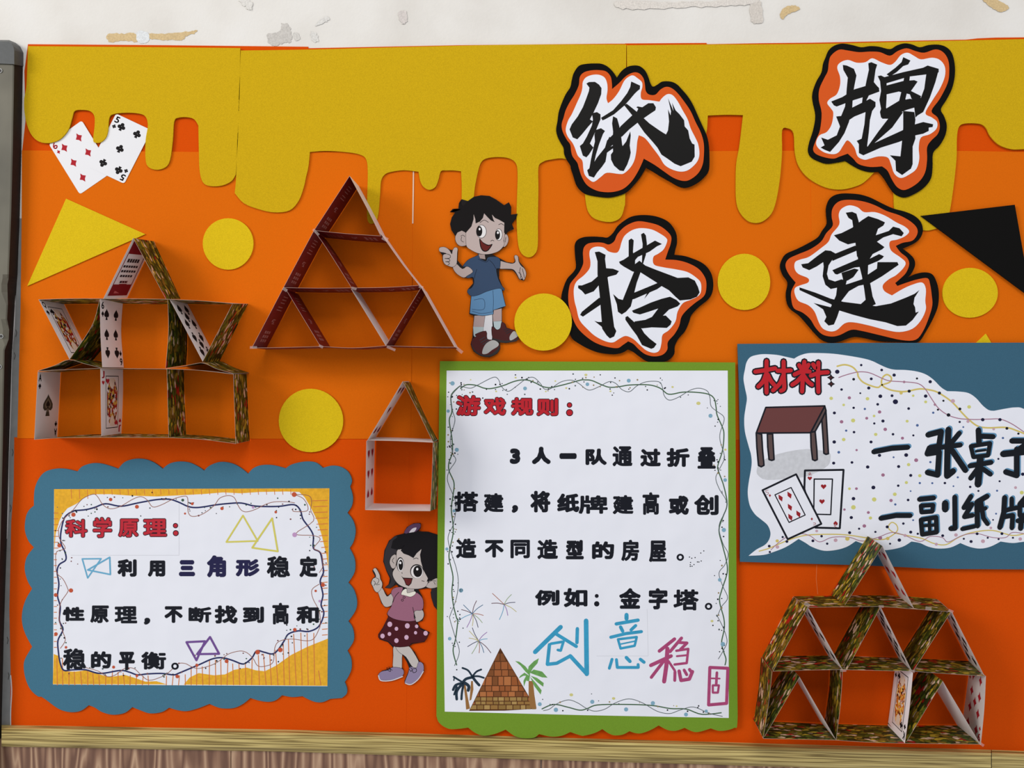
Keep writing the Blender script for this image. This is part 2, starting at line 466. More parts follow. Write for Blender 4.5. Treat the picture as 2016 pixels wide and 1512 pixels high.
for cx, cy in ((31, 655), (28, 700), (24, 890), (20, 1000), (14, 1260), (16, 1330)):
    b.stroke([(cx, cy - 6), (cx + 2, cy), (cx, cy + 8)], 0.8, 0.00145, M_FSIDE, False)
b.build('trim_3', kind='structure')

# ------------------------------------------------------------------ orange backing sheets
def thing_sheet(name, pts, d0, d1, m, label, cat, group=None):
    b = MB(); b.sheet(pts, d0, d1, m)
    return b.build(name, None, label, cat, group)
SG = 'orange foam sheets covering the wall'
S = lambda p, z0, z1, m, l: thing_sheet('foam_sheet', p, z0, z1, m, l, 'foam sheet', SG)
S([(55, 87), (330, 89), (607, 92), (607, 300), (390, 303), (43, 303), (50, 240), (48, 140)], 0.0002, 0.0010, M_DEEP, 'deep orange foam sheet along the top, left end under first drips')
S([(604, 95), (900, 89), (1200, 86), (1234, 86), (1234, 303), (604, 303)], 0.0002, 0.0008, M_DEEP, 'deep orange foam sheet under the wide yellow drips above the triangle')
S([(1231, 85.5), (1391, 84.5), (1391.5, 87), (1500, 85), (1603, 84), (1603, 302), (1231, 302)], 0.0002, 0.0009, M_DEEP, 'deep orange foam sheet showing in the square notch between top titles')
S([(1601, 84), (1700, 82), (1902, 78), (1925, 75.5), (1960, 74), (2016, 73.5), (2300, 72), (2300, 302), (1601, 302)], 0.0002, 0.0010, M_DEEP, 'deep orange foam sheet at the top right corner')
S([(43, 296), (390, 299), (812.2, 299), (811, 600), (808.5, 864), (34, 863), (37, 740), (40.5, 600), (42.5, 440)], 0.0011, 0.0020, M_ORANGE, 'light orange foam sheet behind castle and triangle of cards')
S([(811, 299), (1180, 297), (1392, 297.5), (1599, 296.5), (1599.5, 500), (1600, 745), (1600, 866), (806.7, 866), (809.5, 600)], 0.00105, 0.0014, M_ORANGE, 'light orange foam sheet behind the boy and left title characters')
S([(1595.8, 297), (1780, 297), (1885, 297), (2016, 299), (2300, 300), (2300, 870), (1598, 870), (1597.5, 500)], 0.0011, 0.0020, M_ORANGE, 'light orange foam sheet behind the black triangle at right')
S([(28, 861), (300, 862.5), (806, 863), (804, 1100), (799.5, 1449), (400, 1440), (20, 1434), (21, 1330), (18.5, 1200), (22, 1030), (27, 960)], 0.0002, 0.0012, M_DEEP, 'reddish orange foam sheet behind the left blue poster')
S([(803, 863.5), (1450, 866), (1609, 868), (1610, 1120), (1608, 1170), (1611, 1472), (1300, 1463), (1000, 1455), (797, 1449.5), (801, 1100)], 0.0002, 0.00105, M_DEEP, 'reddish orange foam sheet behind the green poster and girl')
S([(1607, 868), (2300, 872), (2300, 1494), (1950, 1482), (1608.2, 1472), (1605, 1170), (1608, 1110)], 0.0002, 0.0012, M_DEEP, 'reddish orange foam sheet behind the large card house at lower right')
b = MB(); b.stroke([(814, 337), (813.5, 380), (812.6, 440)], 2.6, 0.00215, mat('pale_gap', (222, 186, 160), 0.7), False)
b.build('foam_sheet_seam', None, 'thin pale seam line between orange sheets right of card triangle', 'seam')
b = MB(); b.stroke([(1608, 1112), (1607, 1140), (1610, 1170)], 1.4, 0.0014, mat('pale_crease', (226, 110, 50), 0.7), False)
b.build('foam_sheet_seam', None, 'short pale crease between orange sheets under the right blue poster', 'seam')

# ------------------------------------------------------------------ yellow drips, circles, triangles
z = Z(0, 0, 3.4365)
D1 = z([(190, 312), None, (900, 318), (1625, 325), None, (1622, 600), (1612, 900), (1595, 1180), None, (1565, 1225), (1500, 1255), (1420, 1258), (1372, 1232), (1350, 1150), (1345, 1000),
        (1342, 850), None, (1315, 808), (1270, 793), (1210, 795), (1178, 820), (1168, 950), (1150, 1080), (1120, 1130), (1060, 1148), (1005, 1130), (985, 1080), (985, 950), (1000, 850),
        (985, 790), (940, 768), (850, 762), (765, 772), (738, 800), (730, 880), (715, 930), (680, 962), (645, 965), (630, 945), (640, 850), (638, 785), (610, 752), (560, 743), (505, 750), (487, 800),
        (460, 880), (400, 945), (320, 968), (250, 950), (200, 890), (170, 790), (163, 680), (178, 590), (185, 450)])
D2 = [(474, 99.4), None, (607, 97.5), (760, 93.5), (900, 90), (1040, 87.8), (1200, 87.4), (1233, 87.6), None, (1232, 250), (1231, 385), (1229, 408), (1221, 429), (1201, 437), (1174, 432), (1160, 420), (1154, 402),
      (1150, 372), (1140, 335), (1114, 313), (1084, 314), (1068, 319), (1060, 330), (1060, 372), (1059, 430), (1058.6, 484), (1052, 501), (1040, 506.5), (1027, 499), (1020, 480), (1017, 431), (1018, 384), (1019, 345), (1016, 322),
      (1002, 311.5), (978.6, 309), (957, 312), (947, 320), (941, 338), (935, 368), (931, 400), (922, 426), (912, 420), (909, 400), (909, 365), (907.6, 337), None, (893, 335.4), (879, 335.5), (868, 337), (863, 354), (857, 368),
      (845, 373.6), (833, 367), (827, 355), (824, 338), None, (795, 335), (769, 338.5), (757, 344), (750, 357), (748, 385), (743, 430), (731, 440.6), (723, 430), (723, 385), (724, 340), (721, 314), (708, 304), (678, 299), (640, 297), (610, 299), None,
      (607, 328), (602, 350), (598, 368), (588, 395), (570, 414), (540, 418), (510, 412), (480, 400), (462, 380), None, (465, 345), (468, 250), (472, 150)]
D3 = [(1234, 89), None, (1392, 87.6), (1600, 86.5), (1750, 83), (1902, 79.6), (2016, 77), (2160, 74), None, (2160, 250), None, (2090, 290), (2016, 293.5), (1991, 293.5), (1967, 285), (1950, 268), (1941, 251), (1928, 243.5), (1900, 243), (1888, 250),
      (1884, 271), (1883, 314), (1877, 369), (1869, 420), (1860, 442), (1838, 451.5), (1817, 453), (1775, 440), (1762, 420), (1759.5, 381), (1757, 350), (1740, 330), (1722, 339), (1708, 353), (1691, 364.6), (1658, 373), (1625.5, 369), (1593, 351.5), (1573, 327.5),
      (1565, 299), (1562.5, 262), (1551, 252.5), (1540, 256), (1539.7, 296), (1537, 337.6), (1532, 375.4), (1525, 406.4), (1516.5, 423.6), (1502, 435.6), (1487, 439), (1471, 434), (1456, 416.7), (1449.5, 394), (1448.6, 354.8), (1450, 320),
      (1456, 286), (1463, 226.5), None, (1430, 225.8), (1393.5, 227.2), None, (1390, 265), (1375, 295), (1330, 310), (1260, 300), (1236, 290), None]
DG = 'yellow dripping paint cut from foam'
for pts, lab in ((D1, 'yellow foam drip sheet at top left, tucked over two flat playing cards'),
                 (D2, 'widest yellow foam drip sheet, above the triangle of cards and boy'),
                 (D3, 'yellow foam drip sheet at right, behind the upper title characters')):
    thing_sheet('paint_drip', smooth(pts, 4), 0.0027, 0.0043, M_YELLOW, lab, 'paint drip', DG)

def ell(cx, cy, rx, ry, n=40, wob=0.0, seed=0):
    r = random.Random(seed); ph = [r.uniform(0, 6.28) for _ in range(3)]
    return [(cx + rx * math.cos(a) * (1 + wob * math.sin(2 * a + ph[0]) + wob * 0.6 * math.sin(3 * a + ph[1])),
             cy + ry * math.sin(a) * (1 + wob * math.sin(2 * a + ph[0]) + wob * 0.6 * math.sin(3 * a + ph[1]))) for a in (2 * math.pi * k / n for k in range(n))]
CG = 'yellow foam circles on the orange backing'
for k, (cx, cy, rx, ry, z0, lab) in enumerate(((449, 480, 49.5, 51, .0022, 'yellow foam circle above right of the card castle'), (612, 828, 63, 63, .0022, 'largest yellow foam circle, between card castle and small card house'),
        (1069.5, 634, 57, 56, .0064, 'yellow foam circle overlapping the boy\'s shoe and a title character'), (1465, 555, 52, 55, .0022, 'yellow foam circle between the two lower title characters'),
        (1910, 576.5, 54, 49.5, .0022, 'yellow foam circle below the black triangle'))):
    thing_sheet('foam_circle', ell(cx, cy, rx, ry, 44, 0.008, k + 3), z0, z0 + .0018, M_YELLOW2, lab, 'circle', CG)
thing_sheet('foam_triangle', [(130, 391), (286, 461), (53.5, 563)], .0022, .0036, M_YELLOW2, 'yellow foam triangle behind the peak of the card castle', 'triangle')
thing_sheet('foam_triangle', [(1941, 657), (1967, 700), (1896, 700)], .0022, .0036, M_YELLOW2, 'yellow foam tip peeking above the right blue poster', 'triangle')
thing_sheet('foam_triangle', [(1813, 425), (1998, 403), (2030, 586)], .0046, .0062, M_BLACK, 'black foam triangle at the right edge', 'triangle')

# ------------------------------------------------------------------ title characters
def title(label, px, py, zf, black, orange, white, inks):
    r = empty('title_character', px, py, label, 'lettering', 'title characters in black, orange and white layers')
    b = MB(); b.sheet(smooth(zf(black), 4), .0046, .0062, M_BLACK); b.build('black_backing', r)
    b = MB(); b.sheet(smooth(zf(orange), 4), .0062, .0068, M_TITLEORANGE); b.build('orange_layer', r)
    b = MB(); b.sheet(smooth(zf(white), 4), .0068, .0071, M_PAPER); b.build('white_layer', r)
    b = MB()
    for i, p in enumerate(inks): b.sheet(zf(p), None, .0072 + i * 3e-6, M_INK)
    b.build('brush_stroke_character', r)
N = None
title('title character for paper, brush-lettered on black backing, upper left of four', 1240, 250, Z(1080, 100, 5.04),
 [(230,290),(250,220),(300,150),(370,130),(460,125),(530,130),(590,160),(640,210),(678,265),N,(720,205),(780,160),(850,145),(910,155),(960,200),(990,260),(1010,320),(1035,355),(1080,335),(1130,305),(1210,305),(1270,330),(1320,380),(1380,450),(1430,530),(1480,640),(1530,750),(1570,840),(1590,930),(1597,1060),(1590,1190),(1540,1260),(1480,1310),(1400,1350),(1340,1358),(1280,1340),(1210,1300),(1120,1250),(1040,1200),(968,1158),N,(940,1210),(900,1270),(850,1330),(780,1400),(700,1435),(600,1455),(500,1448),(400,1430),(340,1405),(280,1340),(245,1240),(222,1170),(215,1135),(180,1080),(155,1020),(148,960),(120,910),(90,850),(75,780),(88,700),(100,610),(130,520),(170,430),(215,360)],
 [(300,340),(310,260),(350,215),(420,195),(500,192),(570,205),(615,255),(628,320),(630,380),N,(700,320),(770,250),(845,215),(900,225),(940,270),(955,330),(965,400),(1000,435),(1060,435),(1110,385),(1165,358),(1220,370),(1280,420),(1350,510),(1410,600),(1460,710),(1510,810),(1540,920),(1540,1050),(1525,1140),(1480,1220),(1400,1280),(1330,1290),(1240,1260),(1150,1200),(1050,1130),(945,1070),N,(920,1130),(880,1210),(820,1300),(740,1370),(640,1400),(540,1400),(460,1380),(380,1330),(330,1250),(300,1160),(285,1110),(240,1050),(225,1000),(215,930),(180,880),(140,800),(130,730),(150,660),(170,590),(210,510),(260,430)],
 [(340,310),(370,265),(430,240),(500,238),(555,265),(580,320),(585,390),(575,470),(590,520),N,(640,480),(700,400),(750,300),(800,255),(840,245),(880,270),(925,310),(930,360),(915,420),(925,480),(1000,490),(1100,505),N,(1130,465),(1180,430),(1230,440),(1280,500),(1330,590),(1380,680),(1410,770),(1460,870),(1485,930),(1497,1020),(1480,1090),(1430,1150),(1370,1190),(1300,1198),(1220,1175),(1150,1130),(1100,1050),(1040,970),(960,870),(895,838),N,(880,900),(870,1000),(850,1090),(810,1160),(750,1215),(700,1222),(580,1210),(520,1250),(450,1300),(400,1275),(360,1230),(345,1170),(335,1090),(290,1040),(260,960),(235,910),(190,850),(170,780),(195,690),(230,630),(280,520),(320,430),(335,370)],
 [[(375,325),(400,310),(460,308),(500,335),(525,370),(522,430),(490,520),(445,615),(410,680),(440,700),(395,750),(330,830),(285,878),(240,860),(208,780),(230,730),(290,650),(340,560),(375,470),(400,400),(405,365)],
  [(430,620),(480,608),(515,630),(515,680),(470,790),(410,920),(445,960),(400,1030),(375,1057),(340,1040),(310,945),(340,920),(380,850),(430,740),(440,680)],
  [(470,785),(520,768),(545,785),(560,795),(540,825),(500,930),(470,1030),(455,1100),(480,1060),(560,960),(590,880),(605,850),(615,870),(600,960),(640,940),(650,960),(580,1010),(565,1100),(530,1150),(480,1210),(450,1258),(400,1242),(383,1185),(405,1165),(420,1080),(445,960),(460,900),(455,830)],
  [(820,305),(850,318),(908,345),(905,380),(880,400),(850,430),(800,490),(750,545),(650,630),(560,680),(535,690),(520,665),(560,640),(640,590),(720,500),(780,420),(810,360)],
  [(750,540),(775,525),(820,560),(875,605),(890,575),(870,560),(885,552),(930,560),(990,520),(1040,520),(1065,560),(1060,590),(1000,630),(900,700),(800,780),(730,850),(700,860),(660,830),(715,748),(830,640),(790,590)],
  [(640,650),(680,670),(700,740),(720,850),(730,930),(735,945),(770,900),(810,800),(815,840),(805,940),(815,1010),(805,1060),(780,1130),(745,1193),(705,1188),(650,1140),(620,1080),(618,1030),(640,1000),(635,900),(640,800),(630,720)],
  [(580,890),(640,830),(700,760),(720,850),(640,930),(600,965),(560,960)],
  [(880,710),(940,665),(1000,720),(1100,790),(1165,830),(1185,790),(1195,700),(1185,580),(1210,640),(1215,600),(1185,470),(1240,600),(1225,515),(1260,590),(1270,600),(1300,630),(1345,690),(1350,750),(1385,790),(1400,870),(1425,920),(1448,930),(1450,1050),(1420,1100),(1360,1125),(1310,1145),(1250,1120),(1180,1070),(1120,1030),(1080,960),(1030,900),(950,810)]])
title('title character for build up, brush-lettered, lower left of four, above green poster', 1260, 570, Z(1080, 400, 4.725),
 [(245,380),(270,340),(330,315),(420,310),(500,315),(550,318),(600,275),(640,215),(700,165),(770,125),(860,110),(960,115),(1040,135),(1110,170),(1160,225),(1190,290),(1195,370),(1180,430),(1170,480),N,(1260,490),(1340,515),(1420,550),(1480,600),(1520,670),(1533,760),(1520,840),(1480,900),(1400,965),(1330,1040),(1310,1100),(1270,1190),(1210,1260),(1175,1330),(1170,1400),(1130,1450),(1070,1475),(930,1475),(850,1430),(790,1385),(740,1360),N,(690,1390),(620,1405),(530,1400),(450,1385),(360,1350),(280,1305),(225,1265),(195,1210),(160,1130),(130,1020),(118,880),(140,780),(175,700),(230,640),(255,590),(248,500),(243,430)],
 [(320,460),(330,410),(370,375),(450,365),(510,370),(560,385),(610,355),(640,290),(700,225),(770,185),(840,168),(930,180),(1020,205),(1090,250),(1140,310),(1135,380),(1110,450),(1085,525),N,(1190,530),(1290,555),(1380,600),(1430,650),(1465,720),(1465,810),(1440,870),(1360,930),(1280,1000),(1235,1060),(1215,1140),(1170,1220),(1110,1290),(1105,1360),(1060,1410),(980,1425),(900,1405),(840,1360),(790,1310),(740,1285),N,(690,1320),(640,1348),(540,1335),(440,1300),(350,1240),(270,1160),(220,1060),(190,960),(183,860),(195,770),(215,730),(280,650),(320,570),(322,510)],
 [(380,480),(390,430),(440,405),(510,412),(560,450),(630,462),(660,430),(680,360),(710,300),(780,250),(860,232),(960,245),(1040,285),(1095,325),(1102,360),(1070,430),(1020,470),(975,500),(980,570),(1060,595),(1180,615),(1290,640),(1370,690),(1415,740),(1418,820),(1390,865),(1320,900),(1250,930),(1200,1010),(1180,1100),(1120,1180),(1060,1225),(1050,1300),(1030,1370),(980,1392),(910,1370),(850,1320),(790,1265),(720,1235),(660,1260),(600,1295),(530,1285),(440,1240),(370,1180),(290,1090),(260,980),(240,900),(235,800),(260,730),(330,670),(380,610),(390,550)],
 [[(430,455),(470,450),(530,480),(525,520),(535,600),(550,700),(570,850),(590,1000),(610,1150),(630,1190),(610,1240),(570,1258),(540,1230),(500,1170),(495,1150),(425,1095),(460,1105),(495,1105),(485,980),(475,850),(465,760),(455,660),(455,540)],
  [(275,765),(310,765),(400,730),(470,670),(535,605),(600,610),(655,632),(630,665),(555,685),(470,760),(420,820),(340,850),(310,815),(275,790)],
  [(470,880),(500,890),(490,940),(320,1055),(293,1040),(310,1010)],
  [(745,345),(770,328),(792,345),(785,450),(800,560),(770,560),(745,500)],
  [(860,290),(885,275),(905,300),(915,380),(905,480),(880,560),(868,560),(870,500),(875,380)],
  [(655,545),(700,525),(780,470),(900,400),(990,348),(1055,380),(1010,400),(940,450),(830,500),(805,530),(803,640),(780,635),(700,590),(665,565)],
  [(800,570),(845,535),(900,580),(1000,620),(1200,695),(1300,690),(1360,720),(1390,780),(1405,830),(1380,870),(1320,895),(1220,905),(1180,870),(1120,810),(1050,770),(1000,735),(850,640),(790,610)],
  [(810,600),(860,630),(820,740),(800,820),(780,900),(765,960),(720,1010),(680,1035),(645,1010),(635,940),(600,845),(650,890),(690,900),(730,800),(770,700)],
  [(790,835),(900,790),(1020,740),(1060,765),(1010,800),(940,830),(890,890),(915,840),(800,890),(760,900)],
  [(775,1000),(850,970),(950,925),(1050,890),(1130,870),(1190,900),(1225,935),(1200,960),(1120,990),(1060,1050),(1020,1070),(960,1060),(1020,980),(930,1010),(850,1035),(790,1020)],
  [(800,1100),(900,1085),(980,1050),(1090,1045),(1145,1100),(1135,1130),(1100,1160),(960,1155),(870,1165),(800,1140)],
  [(715,1060),(735,1050),(790,1100),(860,1160),(890,1210),(940,1260),(1005,1310),(980,1345),(955,1355),(870,1320),(820,1230),(760,1150),(715,1085)]])
title('title character for card, brush-lettered, upper right of four', 1740, 230, Z(1560, 70, 4.5825),
 [(300,200),(330,130),(380,90),(450,72),(540,85),(620,105),(700,95),(780,100),(880,122),(940,90),(1010,70),(1080,80),(1150,105),(1230,85),(1320,82),(1390,105),(1440,160),(1465,260),(1465,370),(1440,480),(1390,580),(1340,665),(1370,730),(1393,810),(1380,900),(1330,990),(1270,1060),(1265,1190),(1250,1290),(1190,1370),(1100,1430),(1010,1460),(930,1430),(880,1370),(830,1290),(780,1228),N,(700,1230),(620,1210),(550,1175),(480,1130),N,(400,1145),(310,1155),(230,1130),(170,1095),(143,1040),(155,960),(190,850),(210,720),(185,590),(185,510),(220,410),(265,330),(280,250)],
 [(330,240),(350,180),(420,128),(500,135),(600,150),(700,145),(790,150),(880,182),(950,140),(1030,115),(1110,140),(1190,155),(1290,125),(1360,150),(1405,220),(1415,320),(1400,430),(1330,570),(1255,680),(1310,740),(1330,820),(1310,890),(1250,950),(1215,1010),(1215,1120),(1195,1240),(1130,1330),(1020,1392),(950,1370),(900,1300),(860,1220),(810,1180),N,(700,1185),(600,1160),(550,1110),(500,1065),N,(430,1090),(370,1110),(280,1095),(210,1065),(188,1020),(215,940),(250,850),(265,700),(240,580),(245,480),(290,380),(320,320)],
 [(405,290),(430,245),(500,220),(580,245),(660,240),(720,205),(800,240),(880,265),(930,235),(980,175),(1040,155),(1100,185),(1160,215),(1260,200),(1330,220),(1375,280),(1375,370),(1330,480),(1260,590),(1200,700),(1260,740),(1305,780),(1300,840),(1240,890),(1160,920),(1140,1010),(1145,1110),(1120,1200),(1060,1250),(980,1285),(920,1245),(890,1160),(860,1100),(780,1090),(700,1110),(650,1120),(590,1090),(560,1010),(500,945),(460,990),(420,1050),(370,1070),(290,1055),(230,1010),(215,960),(245,900),(310,870),(355,800),(370,700),(350,660),(315,610),(340,570),(400,530),(430,450),(430,370)],
 [[(455,265),(490,270),(555,300),(578,360),(560,450),(550,510),(485,560),(490,480),(500,380),(460,310)],
  [(685,250),(712,240),(765,262),(750,310),(735,420),(785,480),(710,525),(650,500),(670,400),(690,310)],
  [(350,595),(450,555),(560,485),(660,455),(735,430),(780,470),(785,505),(690,540),(560,580),(400,640),(375,630)],
  [(485,540),(545,560),(540,650),(510,780),(470,880),(420,960),(340,1050),(290,1030),(255,1010),(290,990),(260,920),(320,940),(400,900),(430,820),(395,730),(440,725),(475,640)],
  [(540,650),(640,600),(700,570),(750,600),(750,640),(720,680),(700,760),(690,870),(675,990),(680,1060),(640,1080),(600,1060),(600,980),(580,950),(625,930),(650,800),(660,690),(560,730),(500,770),(500,690)],
  [(640,500),(700,520),(665,590),(628,610)],
  [(1000,195),(1065,225),(1045,260),(1000,275),(940,330),(880,370),(850,350),(930,290),(985,240)],
  [(770,365),(800,360),(830,375),(1000,330),(1180,290),(1220,270),(1320,300),(1320,330),(1300,340),(1210,350),(1050,370),(850,430),(800,430)],
  [(790,400),(850,430),(850,560),(845,650),(870,700),(830,750),(800,740),(790,690),(800,660),(785,580),(800,500)],
  [(1215,300),(1320,310),(1290,420),(1240,560),(1180,690),(1130,720),(1110,740),(1100,650),(1160,560),(1190,480),(1205,370)],
  [(850,450),(1000,410),(1100,402),(1130,415),(1070,500),(1160,545),(1150,600),(1075,570),(1060,530),(960,505),(850,530)],
  [(1010,370),(1060,370),(1050,450),(1020,570),(1030,640),(990,650),(960,600),(990,480)],
  [(800,690),(860,650),(960,590),(1060,570),(1180,590),(1160,640),(1100,650),(1030,670),(960,700),(870,750),(810,750)],
  [(985,690),(1000,690),(900,830),(740,970),(960,870),(1110,800),(1180,780),(1270,800),(1265,825),(1230,830),(1230,860),(1180,885),(1110,900),(960,960),(800,1010),(640,1080),(600,1060),(680,1000),(780,860),(880,730)],
  [(1000,680),(1100,690),(1110,760),(1105,800),(1110,930),(1085,1000),(1085,1160),(1070,1200),(990,1258),(935,1220),(930,1130),(880,1080),(975,1090),(990,950),(1000,830)]])
title('title character for construct, brush-lettered, lower right of four', 1700, 530, Z(1500, 370, 4.725),
 [(605,330),(600,250),(600,180),(625,110),(670,70),(740,52),(830,52),(920,62),(1010,90),(1110,140),(1220,190),(1330,220),(1420,260),(1480,320),(1498,400),(1470,470),(1410,520),(1310,565),N,(1370,610),(1415,660),(1425,720),(1395,790),(1355,835),N,(1430,800),(1510,785),(1580,800),(1620,860),(1645,960),(1640,1090),(1600,1200),(1530,1330),(1450,1435),(1300,1432),(1100,1425),(920,1390),(840,1390),(720,1430),(640,1440),(560,1415),(490,1350),(430,1280),(350,1190),(270,1130),(235,1070),(225,980),(240,880),(195,810),(170,730),(190,660),(230,610),(320,570),(420,520),(520,460),(560,400)],
 [(660,350),(650,270),(655,200),(690,145),(750,115),(850,112),(960,130),(1060,165),(1160,215),(1280,255),(1380,310),(1440,370),(1445,430),(1400,490),(1310,510),(1245,540),N,(1290,600),(1350,650),(1370,710),(1340,790),(1280,850),(1240,885),N,(1260,912),N,(1350,880),(1450,850),(1540,840),(1565,900),(1580,1000),(1585,1090),(1555,1200),(1500,1330),(1430,1412),(1300,1415),(1100,1370),(930,1330),(830,1320),(720,1370),(640,1382),(560,1360),(500,1300),(450,1220),(380,1160),(300,1120),(275,1040),(275,960),(315,880),N,(250,800),(220,720),(250,660),(330,620),(450,570),(550,500),(600,420)],
 [(720,340),(715,250),(740,195),(810,162),(890,180),(950,225),(1050,225),(1150,260),(1250,320),(1330,360),(1370,405),(1330,450),(1260,480),(1190,500),(1200,580),(1280,640),(1335,690),(1320,740),(1250,810),(1180,850),(1125,905),(1140,960),(1210,1000),N,(1310,940),(1400,900),(1490,880),(1525,940),(1520,1050),(1525,1130),(1480,1230),(1400,1310),(1280,1340),(1150,1320),(1000,1280),(850,1250),(770,1260),(700,1320),(640,1335),(570,1310),(530,1250),(490,1150),(430,1090),(340,1050),(305,980),(310,930),(360,905),(430,880),(430,840),(340,800),(305,750),(310,690),(360,665),(440,640),(550,560),(620,500),(650,430)],
 [[(780,230),(840,222),(880,240),(900,310),(905,330),(850,370),(840,300),(805,278)],
  [(670,440),(740,420),(840,370),(930,300),(990,262),(1080,290),(1145,320),(1130,350),(1080,380),(1060,440),(1180,400),(1220,360),(1280,375),(1320,420),(1300,450),(1220,430),(1130,460),(1070,500),(1140,550),(1120,570),(1060,600),(1000,630),(930,640),(885,640),(870,510),(800,525),(720,490)],
  [(870,500),(960,430),(1060,480),(1040,600),(990,680),(985,800),(1010,900),(1030,1010),(1060,1080),(1000,1110),(920,1080),(965,1040),(950,930),(930,820),(900,700),(885,600)],
  [(660,620),(870,535),(890,580),(700,660),(655,680)],
  [(365,710),(430,700),(520,630),(590,580),(640,585),(685,610),(660,660),(620,720),(605,800),(620,850),(680,870),(740,850),(790,860),(780,900),(690,930),(640,940),(590,900),(565,820),(575,730),(570,690),(510,730),(440,765),(380,740)],
  [(655,765),(760,720),(900,660),(1000,660),(1090,615),(1135,635),(1120,655),(1080,680),(960,730),(860,740),(760,780),(700,805),(680,800)],
  [(995,800),(1070,750),(1075,690),(1260,690),(1272,715),(1120,820),(1000,890),(900,910),(810,960),(740,1050),(720,1140),(700,1200),(670,1270),(620,1280),(580,1240),(600,1200),(570,1130),(480,1070),(640,1110),(690,1000),(700,920),(810,890),(930,850)],
  [(740,790),(860,750),(900,760),(850,830),(800,860),(760,870)],
  [(350,925),(380,935),(500,975),(640,1030),(760,1060),(920,1080),(1060,1100),(1200,1075),(1340,1020),(1420,985),(1465,950),(1420,1020),(1410,1080),(1425,1110),(1430,1160),(1460,1150),(1400,1230),(1340,1280),(1260,1285),(1150,1250),(1000,1220),(850,1180),(720,1140),(640,1080),(480,1010),(350,950)]])

# ------------------------------------------------------------------ paper cut-out children
OUT = ink((22, 18, 18))
def art(root, name, zf, pts, rgb, d, ow=1.2, n=3, label=None, close=True):
    b = MB(); q = zf(pts)
    q = smooth(q, n) if n else [p for p in q if p is not None]
    if ow: b.stroke(q + [q[0], q[1]], ow, d, OUT, False)
    b.sheet(q, None, d + 8e-6, ink(rgb))
    return b, (lambda: b.build(name, root, label))
def lines(b, zf, ls, w, d, m=None):
    for l in ls: b.stroke(curve(zf(l), 4), w, d, m or OUT)

z = Z(840, 360, 4.2)
boy = empty('boy_cutout', 950, 560, 'paper cut-out of a smiling boy in blue shirt and shorts, arms spread', 'paper cutout', d=.005)
base = [(190,243),(215,215),(262,212),(266,168),(290,135),(340,150),(390,115),(450,102),(520,108),(575,138),(640,184),(680,160),(700,200),(698,262),(752,255),(738,295),(705,340),(722,382),(672,405),(660,425),(680,470),(662,520),(635,535),(600,565),(540,590),(600,622),(662,655),(715,662),(730,645),(720,608),(738,594),(760,610),(765,650),(812,706),(826,750),(805,808),(765,800),(740,755),(710,720),(600,712),(600,790),(625,850),(645,880),(625,895),(655,1015),(622,1042),(624,1150),(650,1165),(662,1198),(725,1218),(750,1240),(770,1272),(742,1310),(655,1325),(605,1318),(608,1372),(582,1414),(520,1443),(450,1434),(388,1395),(362,1335),(378,1280),(383,1190),(390,1100),(352,1085),(366,935),(334,905),(342,878),(384,830),(378,787),(330,785),(295,785),(238,745),(212,698),(180,690),(146,672),(130,640),(130,598),(100,560),(106,532),(150,528),(190,552),(215,555),(232,530),(260,540),(255,640),(296,690),(345,635),(425,598),(420,582),(330,525),(260,518),(235,480),(236,440),(205,392),(193,340),(207,285),(235,245)]
b = MB(); b.sheet([p for p in z(base)], .0046, .00505, ink((30, 25, 24))); b.build('paper_backing', boy)
b, f = art(boy, 'leg_gap', z, [(478,1098),(542,1085),(545,1190),(540,1300),(500,1292),(468,1235)], (214, 212, 214), .0052, 0.8, 0); f()
for nm, pts, c in (('leg', [(395,1098),(482,1096),(470,1192),(385,1192)], (172, 150, 146)), ('leg', [(545,1056),(620,1038),(620,1142),(550,1147)], (172, 150, 146)),
                   ('sock', [(384,1190),(470,1192),(465,1245),(408,1288),(388,1260)], (172, 184, 184)), ('sock', [(552,1146),(620,1140),(617,1216),(580,1216),(557,1190)], (176, 190, 192))):
    b, f = art(boy, nm, z, pts, c, .00522, 1.0, 0); f()
b, f = art(boy, 'arm', z, [(600,648),(660,660),(710,668),(735,650),(725,610),(737,598),(755,610),(760,650),(780,685),(808,710),(822,750),(812,790),(800,803),(785,790),(770,798),(745,750),(715,715),(660,710),(598,705)], (176, 158, 152), .00523)
lines(b, z, [[(775,700),(770,740),(795,798)], [(760,740),(780,760),(772,795)], [(790,710),(800,745),(808,785)]], 1.0, .00526); f()
b, f = art(boy, 'shoe', z, [(540,1190),(580,1216),(610,1200),(620,1155),(645,1165),(660,1200),(720,1220),(748,1240),(767,1270),(740,1305),(650,1320),(580,1310),(545,1280)], (74, 34, 34), .00524)
b.sheet(smooth(z([(690,1262),(720,1226),(748,1243),(757,1265),(700,1303),(685,1290)]), 3), None, .00527, ink((170, 168, 166)))
b.sheet(smooth(z([(548,1285),(640,1305),(740,1295),(765,1272),(742,1308),(650,1322),(580,1312)]), 3), None, .00528, ink((52, 48, 48)))
lines(b, z, [[(640,1215),(665,1205)], [(650,1230),(680,1215)], [(660,1245),(695,1228)]], 1.6, .0053, ink((46, 40, 44))); f()
b, f = art(boy, 'shoe', z, [(385,1285),(412,1270),(405,1252),(490,1226),(500,1292),(560,1302),(600,1332),(605,1370),(580,1410),(520,1438),(450,1430),(390,1390),(367,1330)], (78, 34, 34), .00532)
b.sheet(smooth(z([(372,1330),(400,1385),(450,1418),(520,1420),(575,1385),(600,1345),(604,1372),(580,1410),(520,1438),(450,1430),(390,1390)]), 3), None, .00534, ink((52, 48, 48)))
